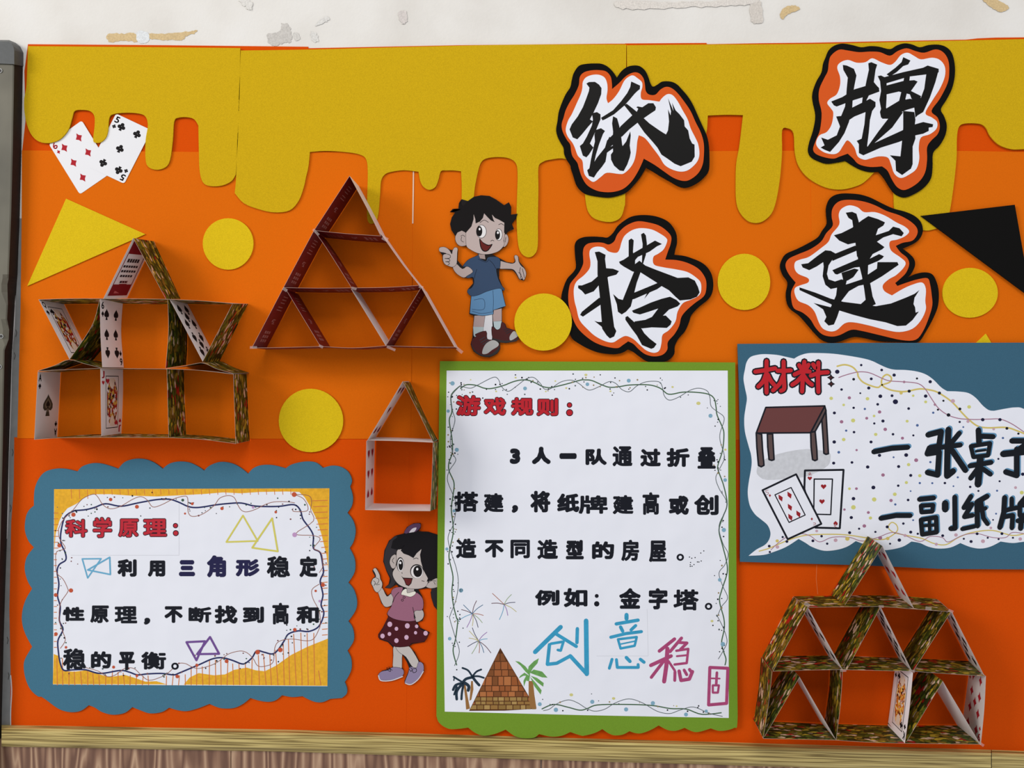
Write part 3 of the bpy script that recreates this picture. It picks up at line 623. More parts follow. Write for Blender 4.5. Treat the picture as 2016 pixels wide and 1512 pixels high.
b.sheet(smooth(z([(500,1322),(550,1300),(592,1322),(590,1350),(540,1382),(500,1412),(460,1412),(470,1362)]), 3), None, .00536, ink((178, 176, 172)))
lines(b, z, [[(440,1300),(480,1275)], [(450,1320),(500,1290)], [(465,1335),(510,1305)]], 1.8, .00538, ink((60, 58, 62))); f()
b, f = art(boy, 'shorts', z, [(370,935),N,(430,925),(500,895),(600,868),(617,865),N,(630,930),(652,1018),N,(600,1035),(551,1052),N,(550,1085),N,(460,1098),(358,1078),N], (92, 132, 168), .0054)
lines(b, z, [[(548,890),(552,980),(548,1070)], [(392,968),(470,962),(478,1035),(440,1052),(375,1045)], [(375,1060),(450,1080),(540,1068)]], 0.8, .00543, ink((40, 58, 84))); f()
b, f = art(boy, 'arm', z, [(215,690),(240,665),(295,712),(340,685),(375,708),(380,740),(330,775),(295,780),(240,742)], (176, 158, 152), .00544); f()
b, f = art(boy, 'hand', z, [(103,555),(110,535),(150,532),(185,555),(208,590),(215,560),(232,535),(255,542),(252,580),(250,630),(245,672),(215,695),(180,686),(150,670),(136,640),(136,600),(150,590),(168,588),(150,578),(112,570)], (182, 166, 160), .00546)
lines(b, z, [[(170,588),(195,600),(190,622),(150,625)], [(150,625),(185,630),(190,648),(155,652)], [(155,652),(180,655),(188,668),(175,680)]], 1.0, .0055); f()
b, f = art(boy, 'shirt', z, [(400,610),(430,600),(440,625),(490,648),(508,616),(570,612),(600,626),(608,650),(602,705),(575,712),(590,790),(620,850),(642,875),(635,890),(600,870),(500,895),(430,925),(370,935),(338,905),(345,880),(370,870),(392,830),(385,780),(345,786),(328,776),(380,742),(375,715),(340,690),(300,692),(340,640)], (54, 72, 98), .00552)
lines(b, z, [[(425,630),(490,655),(515,632)], [(415,715),(400,760),(395,790)], [(520,640),(550,670),(572,710)]], 0.9, .00555, ink((24, 30, 44))); f()
b, f = art(boy, 'neck', z, [(428,590),(480,592),(486,632),(442,625)], (160, 140, 134), .00556, 1.0, 0); f()
for pts, l in (([(332,430),(300,398),(265,400),(240,435),(240,480),(265,515),(300,522),(335,505)], [[(282,440),(300,432),(315,445)], [(290,445),(285,475),(305,490)]]),
            ([(643,432),(665,430),(676,470),(660,515),(635,528),(640,480)], [[(655,450),(648,490)]])):
    b, f = art(boy, 'ear', z, pts, (176, 158, 152), .00557); lines(b, z, l, 0.9, .0056); f()
b, f = art(boy, 'face', z, [(330,400),(370,345),(390,255),(410,250),(475,240),(545,262),(600,295),(648,325),(645,420),(635,480),(640,512),(600,560),(540,584),(480,590),(420,580),(360,550),(330,520),(325,440)], (186, 168, 162), .00561)
for cx, cy, rx, ry, px_, py_, prx, pry in ((452, 402, 39, 52, 436, 400, 24, 43), (596, 428, 27, 46, 587, 430, 20, 38)):
    (x, y), = z([(cx, cy)]); b.dot(x, y, (rx + 4) / 4.2, (ry + 4) / 4.2, .00563, OUT, 22); b.dot(x, y, rx / 4.2, ry / 4.2, .005635, ink((226, 222, 220)), 22)
    (x, y), = z([(px_, py_)]); b.dot(x, y, prx / 4.2, pry / 4.2, .00564, OUT, 20)
    (x, y), = z([(px_ + 2, py_ - 18)]); b.dot(x, y, 2.0, 2.6, .00565, ink((235, 232, 230)), 12)
b.sheet(smooth(z([(436,458),(465,490),(510,512),(545,506),(518,552),(490,570),(462,562),(442,525)]), 3), None, .00563, OUT)
b.sheet(smooth(z([(444,472),(465,497),(505,520),(532,515),(510,548),(490,562),(468,555),(450,525)]), 3), None, .00565, ink((98, 32, 28)))
lines(b, z, [[(530,482),(543,474),(556,480)], [(440,330),(475,308),(510,326)], [(595,345),(618,338),(638,350)]], 1.0, .00566); f()
b = MB()
for p in ([(200,240),(230,215),(280,218),(340,150),(390,120),(450,105),(520,112),(570,140),(612,176),(642,188),(670,182),(678,165),(695,195),(698,240),(692,272),(745,258),(735,290),(700,340),(718,378),(690,370),(670,400),(640,415),(642,330),(600,306),(565,290),(540,262),(550,300),(562,325),(530,310),(500,280),(475,252),(465,290),(440,320),(405,335),(402,300),(388,258),(388,300),(370,360),(335,400),(325,412),(290,395),(255,410),(238,440),(210,390),(197,340),(210,290),(240,245)],
          [(190,243),(215,216),(262,212),(280,222),(240,236)], [(276,220),(264,195),(268,165),(287,133),(280,170),(297,200)]):
    b.sheet(z(p), None, .0057, ink((20, 16, 16)))
b.build('hair', boy)

z = Z(690, 1010, 4.2)
girl = empty('girl_cutout', 795, 1190, 'paper cut-out of a girl in pink shirt and spotted skirt, one finger raised', 'paper cutout', d=.003)
b = MB()
for p in ([(440,170),(465,118),(520,86),(580,84),(580,125),(560,152),(640,155),(705,175),(740,190),(740,800),(715,800),(690,770),(668,700),(662,655),(680,625),(640,622),(560,632),(592,690),(606,745),(600,800),(612,845),(596,890),(552,905),(575,950),(655,988),(612,1066),(515,1082),(480,1105),(530,1150),(570,1228),(602,1245),(608,1312),(565,1375),(500,1424),(450,1412),(446,1388),(476,1318),(484,1280),(470,1240),(425,1160),(425,1280),(436,1290),(434,1350),(340,1388),(245,1386),(226,1340),(260,1305),(310,1292),(352,1272),(350,1110),(310,1068),(240,1045),(228,1005),(265,950),(312,858),(300,832),(335,772),(288,782),(255,745),(226,655),(196,642),(180,605),(166,578),(180,545),(204,525),(180,478),(190,460),(214,455),(245,510),(250,545),(267,582),(264,622),(305,685),(335,660),(362,618),(400,612),(380,590),(330,622),(282,618),(315,590),(325,540),(297,480),(270,400),(280,310),(318,228),(380,185)],):
    b.sheet(z(p), .0022, .0031, ink((28, 24, 26)))
b.build('paper_backing', girl)
b, f = art(girl, 'hair_strand', z, [(385,190),(325,232),(288,310),(278,400),(303,480),(335,540),(325,585),(292,613),(332,618),(368,580),(374,540),(352,480),(334,420),(370,340),(400,300)], (50, 46, 50), .0032, 1.0); f()
b, f = art(girl, 'ponytail', z, [(685,605),(668,655),(676,720),(700,775),(720,798),(745,790),(745,600)], (40, 36, 40), .0032, 1.0); f()
b, f = art(girl, 'hair_bow', z, [(445,166),(470,120),(520,90),(575,88),(576,120),(540,155),(500,168)], (96, 66, 96), .00325, 1.0)
b.sheet(smooth(z([(484,165),(510,130),(545,120),(536,146),(515,163)]), 3), None, .0033, ink((222, 214, 220))); f()
for pts in ([(360,1100),(428,1105),(425,1200),(418,1300),(355,1288),(355,1180)],):
    b, f = art(girl, 'leg', z, pts, (186, 178, 172), .00323); f()
b, f = art(girl, 'leg', z, [(378,1100),(470,1096),(520,1150),(568,1245),(540,1282),(505,1262),(460,1190),(400,1148)], (190, 182, 176), .0033); f()
b, f = art(girl, 'shoe', z, [(230,1340),(260,1310),(310,1300),(352,1276),(430,1290),(431,1345),(340,1378),(250,1378)], (136, 122, 152), .0034)
lines(b, z, [[(232,1345),(252,1385),(340,1384),(430,1352)]], 2.0, .00343, ink((206, 200, 204)))
lines(b, z, [[(300,1280),(325,1290),(330,1310),(310,1300),(300,1282)], [(330,1290),(345,1300)], [(318,1272),(330,1285)]], 1.1, .00345); f()
b, f = art(girl, 'shoe', z, [(452,1390),(480,1320),(492,1272),(545,1282),(565,1232),(600,1250),(602,1310),(560,1370),(500,1415),(455,1408)], (140, 126, 156), .0034)
lines(b, z, [[(455,1408),(500,1418),(560,1375),(602,1310)]], 1.8, .00343, ink((206, 200, 204)))
lines(b, z, [[(490,1275),(510,1290),(500,1310),(485,1290)], [(515,1290),(540,1285),(545,1310),(520,1320),(512,1300)]], 1.1, .00345); f()
b, f = art(girl, 'arm', z, [(528,808),(590,800),(606,842),(590,880),(545,900),(530,850)], (180, 168, 164), .00335); f()
b, f = art(girl, 'arm', z, [(335,668),(355,690),(348,740),(335,765),(290,776),(260,740),(230,660),(222,640),(260,618),(300,690)], (184, 174, 168), .00335); f()
b, f = art(girl, 'hand', z, [(188,468),(210,458),(240,510),(246,545),(262,580),(255,620),(225,655),(200,640),(185,605),(173,580),(186,545),(210,530),(205,500)], (188, 178, 172), .0034)
lines(b, z, [[(210,535),(235,550),(225,580),(200,590)], [(190,560),(205,575),(195,600)], [(215,595),(240,590)]], 0.9, .00343); f()
b, f = art(girl, 'skirt', z, [(315,855),N,(400,885),(480,895),(535,888),N,(570,950),(600,972),(650,990),N,(610,1060),(510,1075),(480,1100),(370,1105),(310,1060),(245,1040),(232,1010),(270,950)], (70, 22, 28), .00345)
for x, y, r in ((325,920,20),(380,957,15),(470,933,20),(547,937,14),(322,1000,15),(265,1017,18),(463,1028,18),(538,990,13),(621,994,18),(380,1055,18)):
    (px_, py_), = z([(x, y)]); b.dot(px_, py_, r / 4.2, r * 1.1 / 4.2, .0035, ink((204, 168, 190)), 14)
f()
b, f = art(girl, 'shirt', z, [(360,622),(432,616),(422,668),(500,690),(535,655),(585,690),(602,740),(592,800),(530,808),(525,870),(537,887),(480,895),(400,885),(340,865),(305,830),(340,770),(355,700),(337,662)], (150, 98, 118), .00352)
lines(b, z, [[(515,780),(528,840),(538,870)], [(400,655),(370,690),(350,740)]], 1.1, .00356)
for x, y in ((443, 697), (429, 720)):
    (px_, py_), = z([(x, y)]); b.dot(px_, py_, 2.6, 2.6, .00357, OUT, 14); b.dot(px_, py_, 1.6, 1.6, .00358, ink((150, 98, 118)), 12)
f()
b, f = art(girl, 'neck', z, [(465,615),(525,620),(527,662),(467,662)], (170, 160, 156), .00358, .9, 0); f()
b, f = art(girl, 'collar', z, [(420,672),(434,640),(463,626),(470,662),(530,648),(537,668),(500,692),(460,684),(440,678)], (226, 220, 206), .0036); f()
for pts, l in (([(376,348),(340,360),(325,410),(345,457),(372,442)], [[(360,370),(345,395),(360,415)]]), ([(720,540),(672,546),(640,580),(623,605),(660,622),(712,614),(735,600),(735,545)], [[(640,580),(670,560),(705,562)], [(690,570),(700,590)]])):
    b, f = art(girl, 'ear', z, pts, (182, 170, 164), .00362); lines(b, z, l, 0.9, .00365); f()
b, f = art(girl, 'face', z, [(383,320),(420,300),(520,330),(585,290),(585,350),(610,430),(650,500),(642,560),(622,606),(560,626),(470,620),(400,590),(360,540),(350,490),(380,430)], (192, 180, 174), .00366)
for cx, cy, rx, ry, px_, py_, prx, pry in ((412, 424, 26, 54, 416, 430, 19, 44), (548, 482, 50, 54, 556, 482, 37, 48)):
    (x, y), = z([(cx, cy)]); b.dot(x, y, (rx + 5) / 4.2, (ry + 5) / 4.2, .00369, OUT, 22); b.dot(x + .5, y + 1, rx / 4.2, ry / 4.2, .003695, ink((222, 216, 214)), 22)
    (x, y), = z([(px_, py_)]); b.dot(x, y, prx / 4.2, pry / 4.2, .0037, OUT, 20)
    (x, y), = z([(px_ - 4, py_ - 18)]); b.dot(x, y, 2.2, 2.6, .00371, ink((235, 232, 230)), 12)
b.sheet(z([(418,518),(436,534),(515,538),(503,582),(482,605),(458,595),(444,558)]), None, .00369, OUT)
b.sheet(z([(440,541),(508,545),(497,580),(480,598),(462,590),(450,562)]), None, .0037, ink((100, 34, 34)))
lines(b, z, [[(425,492),(428,500)], [(520,380),(545,372),(560,380)], [(590,560),(610,565)]], 1.1, .00372); f()
b = MB(); b.sheet(z([(335,290),(350,230),(400,190),(480,165),(570,150),(640,158),(705,178),(740,192),(740,535),(722,532),(670,558),(630,568),(640,540),(602,470),(582,400),(575,345),(587,298),(548,332),(520,372),(480,350),(440,336),(415,310),(450,265),(436,272),(410,302),(380,302)]), None, .00375, ink((22, 19, 22)))
b.build('hair', girl)

# ------------------------------------------------------------------ posters
NAVY = ink((40, 46, 92)); PEN = ink((24, 26, 34)); THIN = ink((88, 98, 100)); GRN = ink((72, 102, 74)); BLU = ink((128, 168, 188))
RED = ink((186, 44, 56)); BLOT = ink((190, 84, 56)); LILAC = ink((190, 150, 190)); PALEY = ink((206, 200, 130)); BROWN = ink((150, 96, 78))
def text_line(root, name, items, bold, d, m, outline=None, label=None):
    e = bpy.data.objects.new(name, None); COL.objects.link(e); e.parent = root; e.empty_display_size = 0.02
    if label: e['label'] = label
    for ch, box in items:
        b = MB()
        if ch == '。':
            cx, cy, r = box; b.dot(cx, cy, r, r * 0.95, d, m, 18); b.dot(cx, cy, r * 0.45, r * 0.45, d + 2e-5, M_PAPER, 14)
        elif ch == '：':
            for cx, cy, r in box:
                b.dot(cx, cy, r + (0.9 if outline else 0), r + (0.9 if outline else 0), d, outline or m, 16)
                if outline: b.dot(cx, cy, r - .6, r - .6, d + 4e-5, m, 16)
        elif outline:
            glyph(b, ch, (box[0] - 1, box[1] - 1, box[2] + 1, box[3] + 1), bold + 1.5, d, outline)
            glyph(b, ch, (box[0] + .4, box[1] + .4, box[2] - .4, box[3] - .4), bold - .5, d + 4e-5, m)
        else:
            glyph(b, ch, box, bold, d, m)
        b.build('punctuation_mark' if ch in '，。：' else 'written_character', e)
    return e
def bx(zf, *r): (x0, y0), (x1, y1) = zf([(r[0], r[1]), (r[2], r[3])]); return (x0, y0, x1, y1)
def near_line(line, n, spread, seed, cols, rmin, rmax, b, d, inside=lambda x, y: True):
    r = random.Random(seed)
    for k in range(n):
        x, y = r.choice(line); x += r.gauss(0, spread); y += r.gauss(0, spread)
        if not inside(x, y): continue
        s = r.uniform(rmin, rmax); b.dot(x, y, s, s * r.uniform(.75, 1.1), d + k * 1e-7, r.choice(cols), 9)

# --- science poster (left, teal)
a_ = Z(40, 890, 5.6); b_ = Z(350, 890, 5.6); c_ = Z(40, 1150, 5.6); d_ = Z(350, 1150, 5.6)
P1 = empty('science_poster', 370, 1155, 'handwritten white poster on scalloped teal backing with red heading and yellow border', 'poster', d=.002)
outl = (a_([(150,1050),N,(90,980),(50,860),(60,720),(95,640),(150,590),N,(150,500),(160,400),(200,300),(270,220),(380,185),(500,185),(630,215),N,(680,160),(780,125),(880,125),(980,150),(1080,185),N,(1150,110),(1260,75),(1380,80),(1480,120),(1570,185),N,(1640,130),(1740,105),(1860,115),(1960,160)])
 + b_([(290,205),N,(350,150),(460,110),(580,120),(680,165),(775,240),N,(830,180),(920,145),(1050,145),(1190,180),N,(1260,135),(1400,105),(1520,115),(1600,175),N,(1700,150),(1800,165),(1880,220),(1920,310),(1900,380),N,(1930,490),(1920,590),(1870,670),N,(1930,750),(1960,860),(1940,980),(1895,1060),N,(1950,1180),(1950,1320),(1880,1440),N])
 + d_([(1940,60),(1975,180),(1960,290),(1880,410),N,(1930,490),(1940,620),(1870,735),N,(1910,820),(1915,930),(1880,1020),(1840,1080),N,(1865,1150),(1860,1210),(1810,1255),N,(1680,1265),N,(1600,1300),(1520,1300),(1440,1270),(1375,1235),N,(1260,1245),(1150,1225),N,(1080,1280),(1000,1298),(900,1285),(800,1255),N,(720,1320),(620,1365),(500,1370),(430,1355),(350,1320),N,(220,1370),(100,1400),(0,1390)])
 + c_([(1640,1362),N,(1560,1410),(1430,1425),(1320,1390),(1235,1355),N,(1150,1420),(1020,1440),(900,1410),(820,1360),(755,1335),N,(670,1395),(570,1412),(470,1395),(390,1355),(290,1280),(230,1240),N,(190,1235),(110,1160),(60,1050),(38,930),(50,830),(130,690),N,(60,560),(20,430),(22,300),(60,170),(130,50),N])
 + a_([(80,1420),(48,1290),(70,1160)]))
b = MB(); b.sheet(smooth(outl, 4), .0014, .0034, M_TEAL); b.build('scalloped_backing', P1)
paper = [(106.4, 963), (648.6, 961.4), (644.6, 1351), (104.3, 1347.5)]
b = MB(); b.sheet(paper, .0034, .0036, M_PAPER); b.build('paper', P1)
CRAY = mat('yellow_crayon', (226, 168, 38), 0.8, 0.10, 260)
b = MB()
for p in (paper[:2] + b_([(1660,1300),(1640,1140),(1590,930),(1540,760),(1470,620),(1400,500),(1340,440),(1200,435),(900,440),(700,455),(500,445),(300,462)]) + a_([(1800,475),(1500,490),(1200,480),(1000,465),(850,465),(760,470),(700,510),(620,570),(520,620),(470,680),(430,760),(390,900),(374,1100)]),
          c_([(368,770),(420,790),(440,900),(480,960),(600,965),(720,950),(860,990),(980,1025),(1150,1000),(1250,1030),(1380,1075),(1500,1070),(1600,1100),(1610,1106),(358,1103)]),
          d_([(65,1108),(130,1030),(230,980),(400,1005),(520,995),(620,945),(760,920),(860,950),(960,960),(1080,900),(1250,780),(1430,690),(1655,600),(1650,1122)])):
    b.sheet(p, None, .00363, CRAY)
b.build('yellow_border', P1)
navy = (a_([(600,645),(720,635),(820,610),(940,570),(1110,597),(1300,560),(1500,525),(1640,520),(1740,550),(1850,600),(1936,612)]) + b_([(300,602),(400,585),(560,567),(700,562),(830,592),(950,600),(1120,598),(1280,580),(1350,640),(1380,740),(1460,850),(1495,930),(1495,1060),(1570,1110),(1600,1260),(1605,1330),(1570,1420)])
        + d_([(1590,60),(1600,130),(1580,230),(1610,310),(1590,400),(1540,480),(1440,522),(1330,515),(1220,550),(1170,630),(1100,730),(1040,770),(950,750),(870,735),(820,810),(750,870),(700,878),(600,840),(490,812),(380,825),(230,890),(20,978)])
        + c_([(1690,1000),(1560,985),(1400,990),(1290,1000),(1200,970),(1100,952),(880,985),(720,945),(580,945),(480,950),(440,870),(420,750),(415,620),(470,500),(430,400),(440,250),(410,130),(425,0)]) + a_([(405,1320),(430,1240),(500,1190),(495,1110),(450,1010),(445,900),(480,740),(530,680),(600,645)]))
nl = curve(navy, 5)
b = MB()
low = [p for p in navy if p[1] > 1240]
for k, x in enumerate(list(range(112, 640, 12))):
    ny = [p[1] for p in low if abs(p[0] - x) < 16]
    y0 = (sum(ny) / len(ny) + 3) if ny else 1320
    if x > 640 or 300 < x < 322: continue
    b.stroke([(x + random.uniform(-2, 2), y0), (x + (3 if x > 500 else 0) + random.uniform(-1, 1), 1349)], 1.7, .00366, ink((206, 122, 62)), False)
for k in range(28):
    x = 140 + k * 16; b.stroke([(x, 963.5), (x + 1, 974 + (8 if k < 3 else 0))], 1.3, .00366, ink((206, 122, 62)), False)
for k in range(24):
    y = 980 + k * 11.5
    b.stroke([(106, y + 30), (115 if y < 1060 else 112, y + 30)], 1.5, .00366, ink((206, 122, 62)), False)
    b.stroke([(max(615, 634 - max(0, 1080 - y) * .2), y + 6), (645, y + 5)], 1.6, .00366, ink((206, 122, 62)), False)
b.build('orange_hatching', P1, kind='stuff')
b = MB(); b.stroke(nl, 3.0, .0037, NAVY, False); b.build('navy_wavy_line', P1)
b = MB()
for l in (a_([(420,850),(470,750),(580,640),(680,520),(800,465),(850,490),(910,580),(990,625),(1100,600),(1240,520),(1330,492),(1400,530),(1460,605),(1560,580),(1680,520),(1800,487),(1845,510),(1850,660),(1900,710),(2016,680)]) + b_([(400,590),(460,510),(550,480),(620,500),(660,580),(700,640),(760,660),(860,630),(960,580),(1060,550),(1200,548),(1290,560)]),
          b_([(1270,620),(1280,655),(1420,650),(1430,590),(1380,510),(1300,470),(1440,480),(1475,540),(1465,640),(1495,760),(1300,900),(1490,920),(1570,960),(1500,1060),(1580,1110),(1600,1250),(1560,1330)]),
          d_([(1560,0),(1480,60),(1490,160),(1560,300),(1570,440),(1555,500),(1500,600),(1420,625),(1250,605),(1120,630),(1070,700),(1050,860),(960,905),(880,900),(830,820),(760,755),(680,738),(560,770),(480,830),(380,890),(230,930),(150,910),(80,875),(0,880)]) + c_([(1640,970),(1560,1020),(1420,1060),(1330,1000),(1250,930),(1150,930),(1050,1000),(960,1020),(860,960),(720,920)]),
          a_([(420,850),(430,950),(495,1060),(400,1100),(390,1200),(400,1330),(470,1400),(520,1500)]) + c_([(520,90),(440,220),(430,400),(470,530),(495,620),(440,710)])):
    b.stroke(curve(l, 4), 1.2, .00373, BROWN, False)
b.build('brown_wavy_line', P1)
b = MB()
near_line(nl, 190, 9, 5, [PEN, PEN, ink((50, 84, 60)), ink((120, 72, 70)), THIN], 1.0, 1.8, b, .00376, lambda x, y: 108 < x < 643 and 965 < y < 1345)
for zf, p in ((a_, [(585,690,4.2),(995,523,3.4),(1285,603,3.8),(1790,530,2.8),(1895,570,2.8),(1815,678,2),(430,1030,4)]), (b_, [(1283,468,4.8),(1288,912,4.6),(487,622,3.3),(1080,662,2.6),(830,610,2.6),(1600,1465,4)]),
              (d_, [(880,750,4.6),(210,895,3.2),(538,850,3.8),(1290,503,3.6),(1130,725,4.6),(1565,188,2.6),(1520,75,2.4)]), (c_, [(558,70,4.2),(390,120,3.8),(392,550,3.6),(503,697,2.6),(1028,915,3),(1730,1018,3.6),(1285,1010,2.8)])):
    for x, y, r in p:
        (X, Y), = zf([(x, y)]); b.dot(X, Y, r, r, .00378, LILAC if (x, y) in ((1288, 912), (830, 610), (1565, 188)) else (ink((62, 92, 70)) if (x, y) == (1790, 530) else BLOT), 14)
b.build('ink_dots', P1, kind='stuff')
b = MB(); b.poly_stroke(a_([(260, 0)]) and a_([(560,1138),(1750,1138),(1750,560)]), 0.7, .00368, ink((206, 206, 212))); b.build('pasted_slip_edge', P1)
text_line(P1, 'red_heading', [('科', bx(a_,495,740,740,940)), ('学', bx(a_,800,718,1010,945)), ('原', bx(a_,1080,735,1303,940)), ('理', bx(a_,1355,735,1615,932)), ('：', [(345.4, 1034.8, 4.3), (346, 1049.6, 5)])], 2.4, .0038, RED, PEN)
text_line(P1, 'text_line', [('利', bx(a_,1070,1180,1282,1375)), ('用', bx(a_,1405,1195,1597,1375))], 2.5, .0038, PEN)
text_line(P1, 'text_line', [('三', bx(a_,1748,1190,1926,1370)), ('角', bx(b_,320,1138,532,1382)), ('形', bx(b_,638,1180,902,1372))], 2.7, .0038, ink((38, 36, 72)), None, 'three characters in dark navy ink')
text_line(P1, 'text_line', [('稳', bx(b_,980,1145,1238,1385)), ('定', bx(b_,1340,1148,1542,1380))], 2.4, .0038, PEN)
text_line(P1, 'text_line', [('性', bx(c_,465,250,708,410)), ('原', bx(c_,770,235,975,430)), ('理', bx(c_,1038,243,1288,433)), ('，', bx(c_,1360,370,1432,448)), ('不', bx(c_,1588,243,1790,428)), ('断', bx(d_,118,252,370,425)), ('找', bx(d_,405,235,660,435)), ('到', bx(d_,715,248,950,428)), ('高', bx(d_,1042,205,1225,445)), ('和', bx(d_,1305,240,1556,437))], 2.4, .0038, PEN)
text_line(P1, 'text_line', [('稳', bx(c_,468,708,725,945)), ('的', bx(c_,778,740,1003,930)), ('平', bx(c_,1085,745,1262,950)), ('衡', bx(c_,1330,745,1607,942)), ('。', (344.5, 1311.6, 7.4))], 2.4, .0038, PEN)
b = MB(); YT = ink((210, 200, 96)); b.poly_stroke(b_([(718,700),(535,992),(880,980),(718,700)]), 3.2, .0038, YT); b.poly_stroke(b_([(1040,730),(820,1055),(1102,1095),(1040,730)]), 3.4, .00385, YT); b.build('triangle_doodle', P1, 'two yellow felt-pen triangles')
b = MB(); b.poly_stroke(a_([(682,1178),(890,1176),(742,1388),(682,1178)]), 2.8, .0038, ink((104, 168, 200))); b.poly_stroke(a_([(742,1300),(985,1160),(992,1350),(742,1300)]), 3.0, .00385, ink((104, 168, 200))); b.build('triangle_doodle', P1, 'two light blue felt-pen triangles')
b = MB(); VIO = ink((112, 78, 142)); b.poly_stroke(d_([(95,640),(300,630),(205,840),(95,640)]), 4.2, .0038, VIO); b.poly_stroke(d_([(355,583),(455,768),(212,772),(355,583)]), 4.2, .00385, VIO); b.build('triangle_doodle', P1, 'two purple felt-pen triangles')

# --- rules poster (green)
ga = Z(860, 700, 6.72); gb = Z(1150, 700, 6.72); gc = Z(860, 900, 4.7267); gd = Z(1150, 900, 4.7267); ge = Z(850, 1150, 4.877); gf = Z(1150, 1150, 4.877)
P2 = empty('rules_poster', 1156, 1080, 'large white game rules poster on green backing with pyramid drawing and scalloped bottom', 'poster', d=.002)
outl = [(866, 711), N, (1150, 712), (1447.5, 713.5), N, (1449, 1000), (1451.5, 1330)] + gf([(1472,1330),(1440,1380),(1360,1405),(1290,1408),(1215,1385),N,(1120,1415),(1050,1418),(965,1380),N,(880,1408),(800,1400),(715,1357),N,(640,1400),(550,1432),(490,1430),(435,1412),N,(370,1445),(290,1452),(230,1430),(175,1392),N,(100,1430),(0,1455)]) \
    + ge([(1420,1450),(1330,1420),N,(1250,1455),(1150,1465),(1030,1440),N,(980,1475),(880,1480),(800,1460),(740,1420),(710,1397),N,(600,1440),(500,1455),(420,1430),(350,1378),N,(250,1390),(160,1388),(80,1340),(48,1270),(46,1100)]) + [(862, 1000)]
b = MB(); b.sheet(smooth(outl, 4), .0062, .0078, M_GREEN); b.build('scalloped_backing', P2)
DP = .0080
b = MB(); b.sheet([(879.3, 729.6), (1432.7, 729.6), (1434.3, 1100), (1434.8, 1413.5), (1150, 1408), (875.6, 1401), (873, 1230), (876, 1000)], .0078, DP, M_PAPER); b.build('paper', P2)
dk = DP + .00005
text_line(P2, 'red_heading', [('游', bx(ga,255,525,578,797)), ('戏', bx(ga,620,553,916,792)), ('规', bx(ga,983,555,1277,795)), ('则', bx(ga,1318,565,1605,800)), ('：', [(1121.2, 797.4, 4.6), (1121.3, 812.4, 6.2)])], 2.8, dk, ink((184, 36, 46)), PEN)
text_line(P2, 'text_line', [('3', bx(ga,965,1228,1105,1436)), ('人', bx(ga,1255,1205,1510,1440)), ('一', bx(ga,1622,1290,1850,1370)), ('队', bx(gb,18,1230,302,1450)), ('通', bx(gb,375,1198,640,1467)), ('过', bx(gb,742,1230,1016,1470)), ('折', bx(gb,1088,1223,1396,1475)), ('叠', bx(gb,1500,1210,1742,1498))], 2.6, dk, PEN)
text_line(P2, 'text_line', [('搭', bx(gc,163,320,387,510)), ('建', bx(gc,435,335,622,515)), ('，', bx(gc,695,445,757,520)), ('将', bx(gc,870,313,1057,515)), ('纸', bx(gc,1118,338,1327,515)), ('牌', bx(gd,-52,355,220,528)), ('建', bx(gd,265,353,460,532)), ('高', bx(gd,543,326,700,537)), ('或', bx(gd,788,358,975,537)), ('创', bx(gd,1022,350,1252,540))], 2.5, dk, PEN)
text_line(P2, 'text_line', [('造', bx(gc,178,757,370,942)), ('不', bx(gc,445,770,622,935)), ('同', bx(gc,685,768,866,942)), ('造', bx(gc,935,765,1128,950)), ('型', bx(gc,1200,770,1368,952)), ('的', bx(gd,73,783,280,950)), ('房', bx(gd,345,768,512,967)), ('屋', bx(gd,603,775,767,978)), ('。', (1339.3, 1097.2, 7.4))], 2.5, dk, PEN)
text_line(P2, 'text_line', [('例', bx(gc,913,1235,1142,1382)), ('如', bx(gc,1180,1218,1402,1397)), ('：', [(1174.8, 1173.3, 3.9), (1174.8, 1188.8, 5.3)]), ('金', bx(gd,325,1218,528,1412)), ('字', bx(gd,600,1218,777,1418)), ('塔', bx(gd,830,1230,1067,1427)), ('。', (1395, 1193.8, 7.4))], 2.4, dk, PEN)
CYAN = mat('cyan_marker', (50, 152, 190), 0.55, 0.08, 120); PINK = mat('magenta_marker', (168, 66, 112), 0.55, 0.08, 120)
def hand(root, name, zf, s, strokes, m, d, label=None):
    b = MB()
    for k, (pts, w) in enumerate(strokes): b.poly_stroke(zf(pts), w * 1.18 / s, d + k * 1.2e-5, m)
    return b.build(name, root, label)
hand(P2, 'marker_character', ge, 4.877, [([(1238,412),(992,652)],36),([(1200,482),(1388,598)],28),([(1145,572),(1265,552),(1238,638),(1210,632)],22),([(1130,582),(1110,770),(1200,760),(1330,690)],28),([(1330,690),(1488,862)],32),([(1488,862),(1482,352)],38),([(1398,428),(1394,562)],28)], CYAN, dk, 'cyan marker character')
hand(P2, 'marker_character', gf, 4.877, [([(407,295),(407,332)],34),([(308,382),(518,346)],28),([(350,412),(370,452)],28),([(495,398),(450,440)],26),([(256,510),(400,475),(550,456)],26),([(325,530),(350,618),(485,592),(505,508),(325,530)],20),([(345,577),(490,547)],12),([(268,722),(242,808)],24),([(310,725),(318,800),(520,800),(518,772)],24),([(405,705),(440,742)],28),([(540,722),(575,750)],26)], CYAN, dk, 'cyan marker character in two pieces')
hand(P2, 'marker_character', gf, 4.877, [([(868,527),(722,643)],28),([(640,780),(835,690)],30),([(790,705),(645,895)],26),([(800,620),(790,780),(768,935)],34),([(810,740),(870,830)],20),([(935,518),(825,648)],26),([(900,560),(988,565),(922,630)],24),([(885,640),(1000,622),(985,758),(868,772)],20),([(890,692),(990,682)],16),([(872,842),(870,925)],24),([(912,835),(930,925),(1010,912),(1040,840)],28),([(960,825),(985,870)],24),([(1012,820),(1036,850)],26)], PINK, dk, 'magenta marker character')
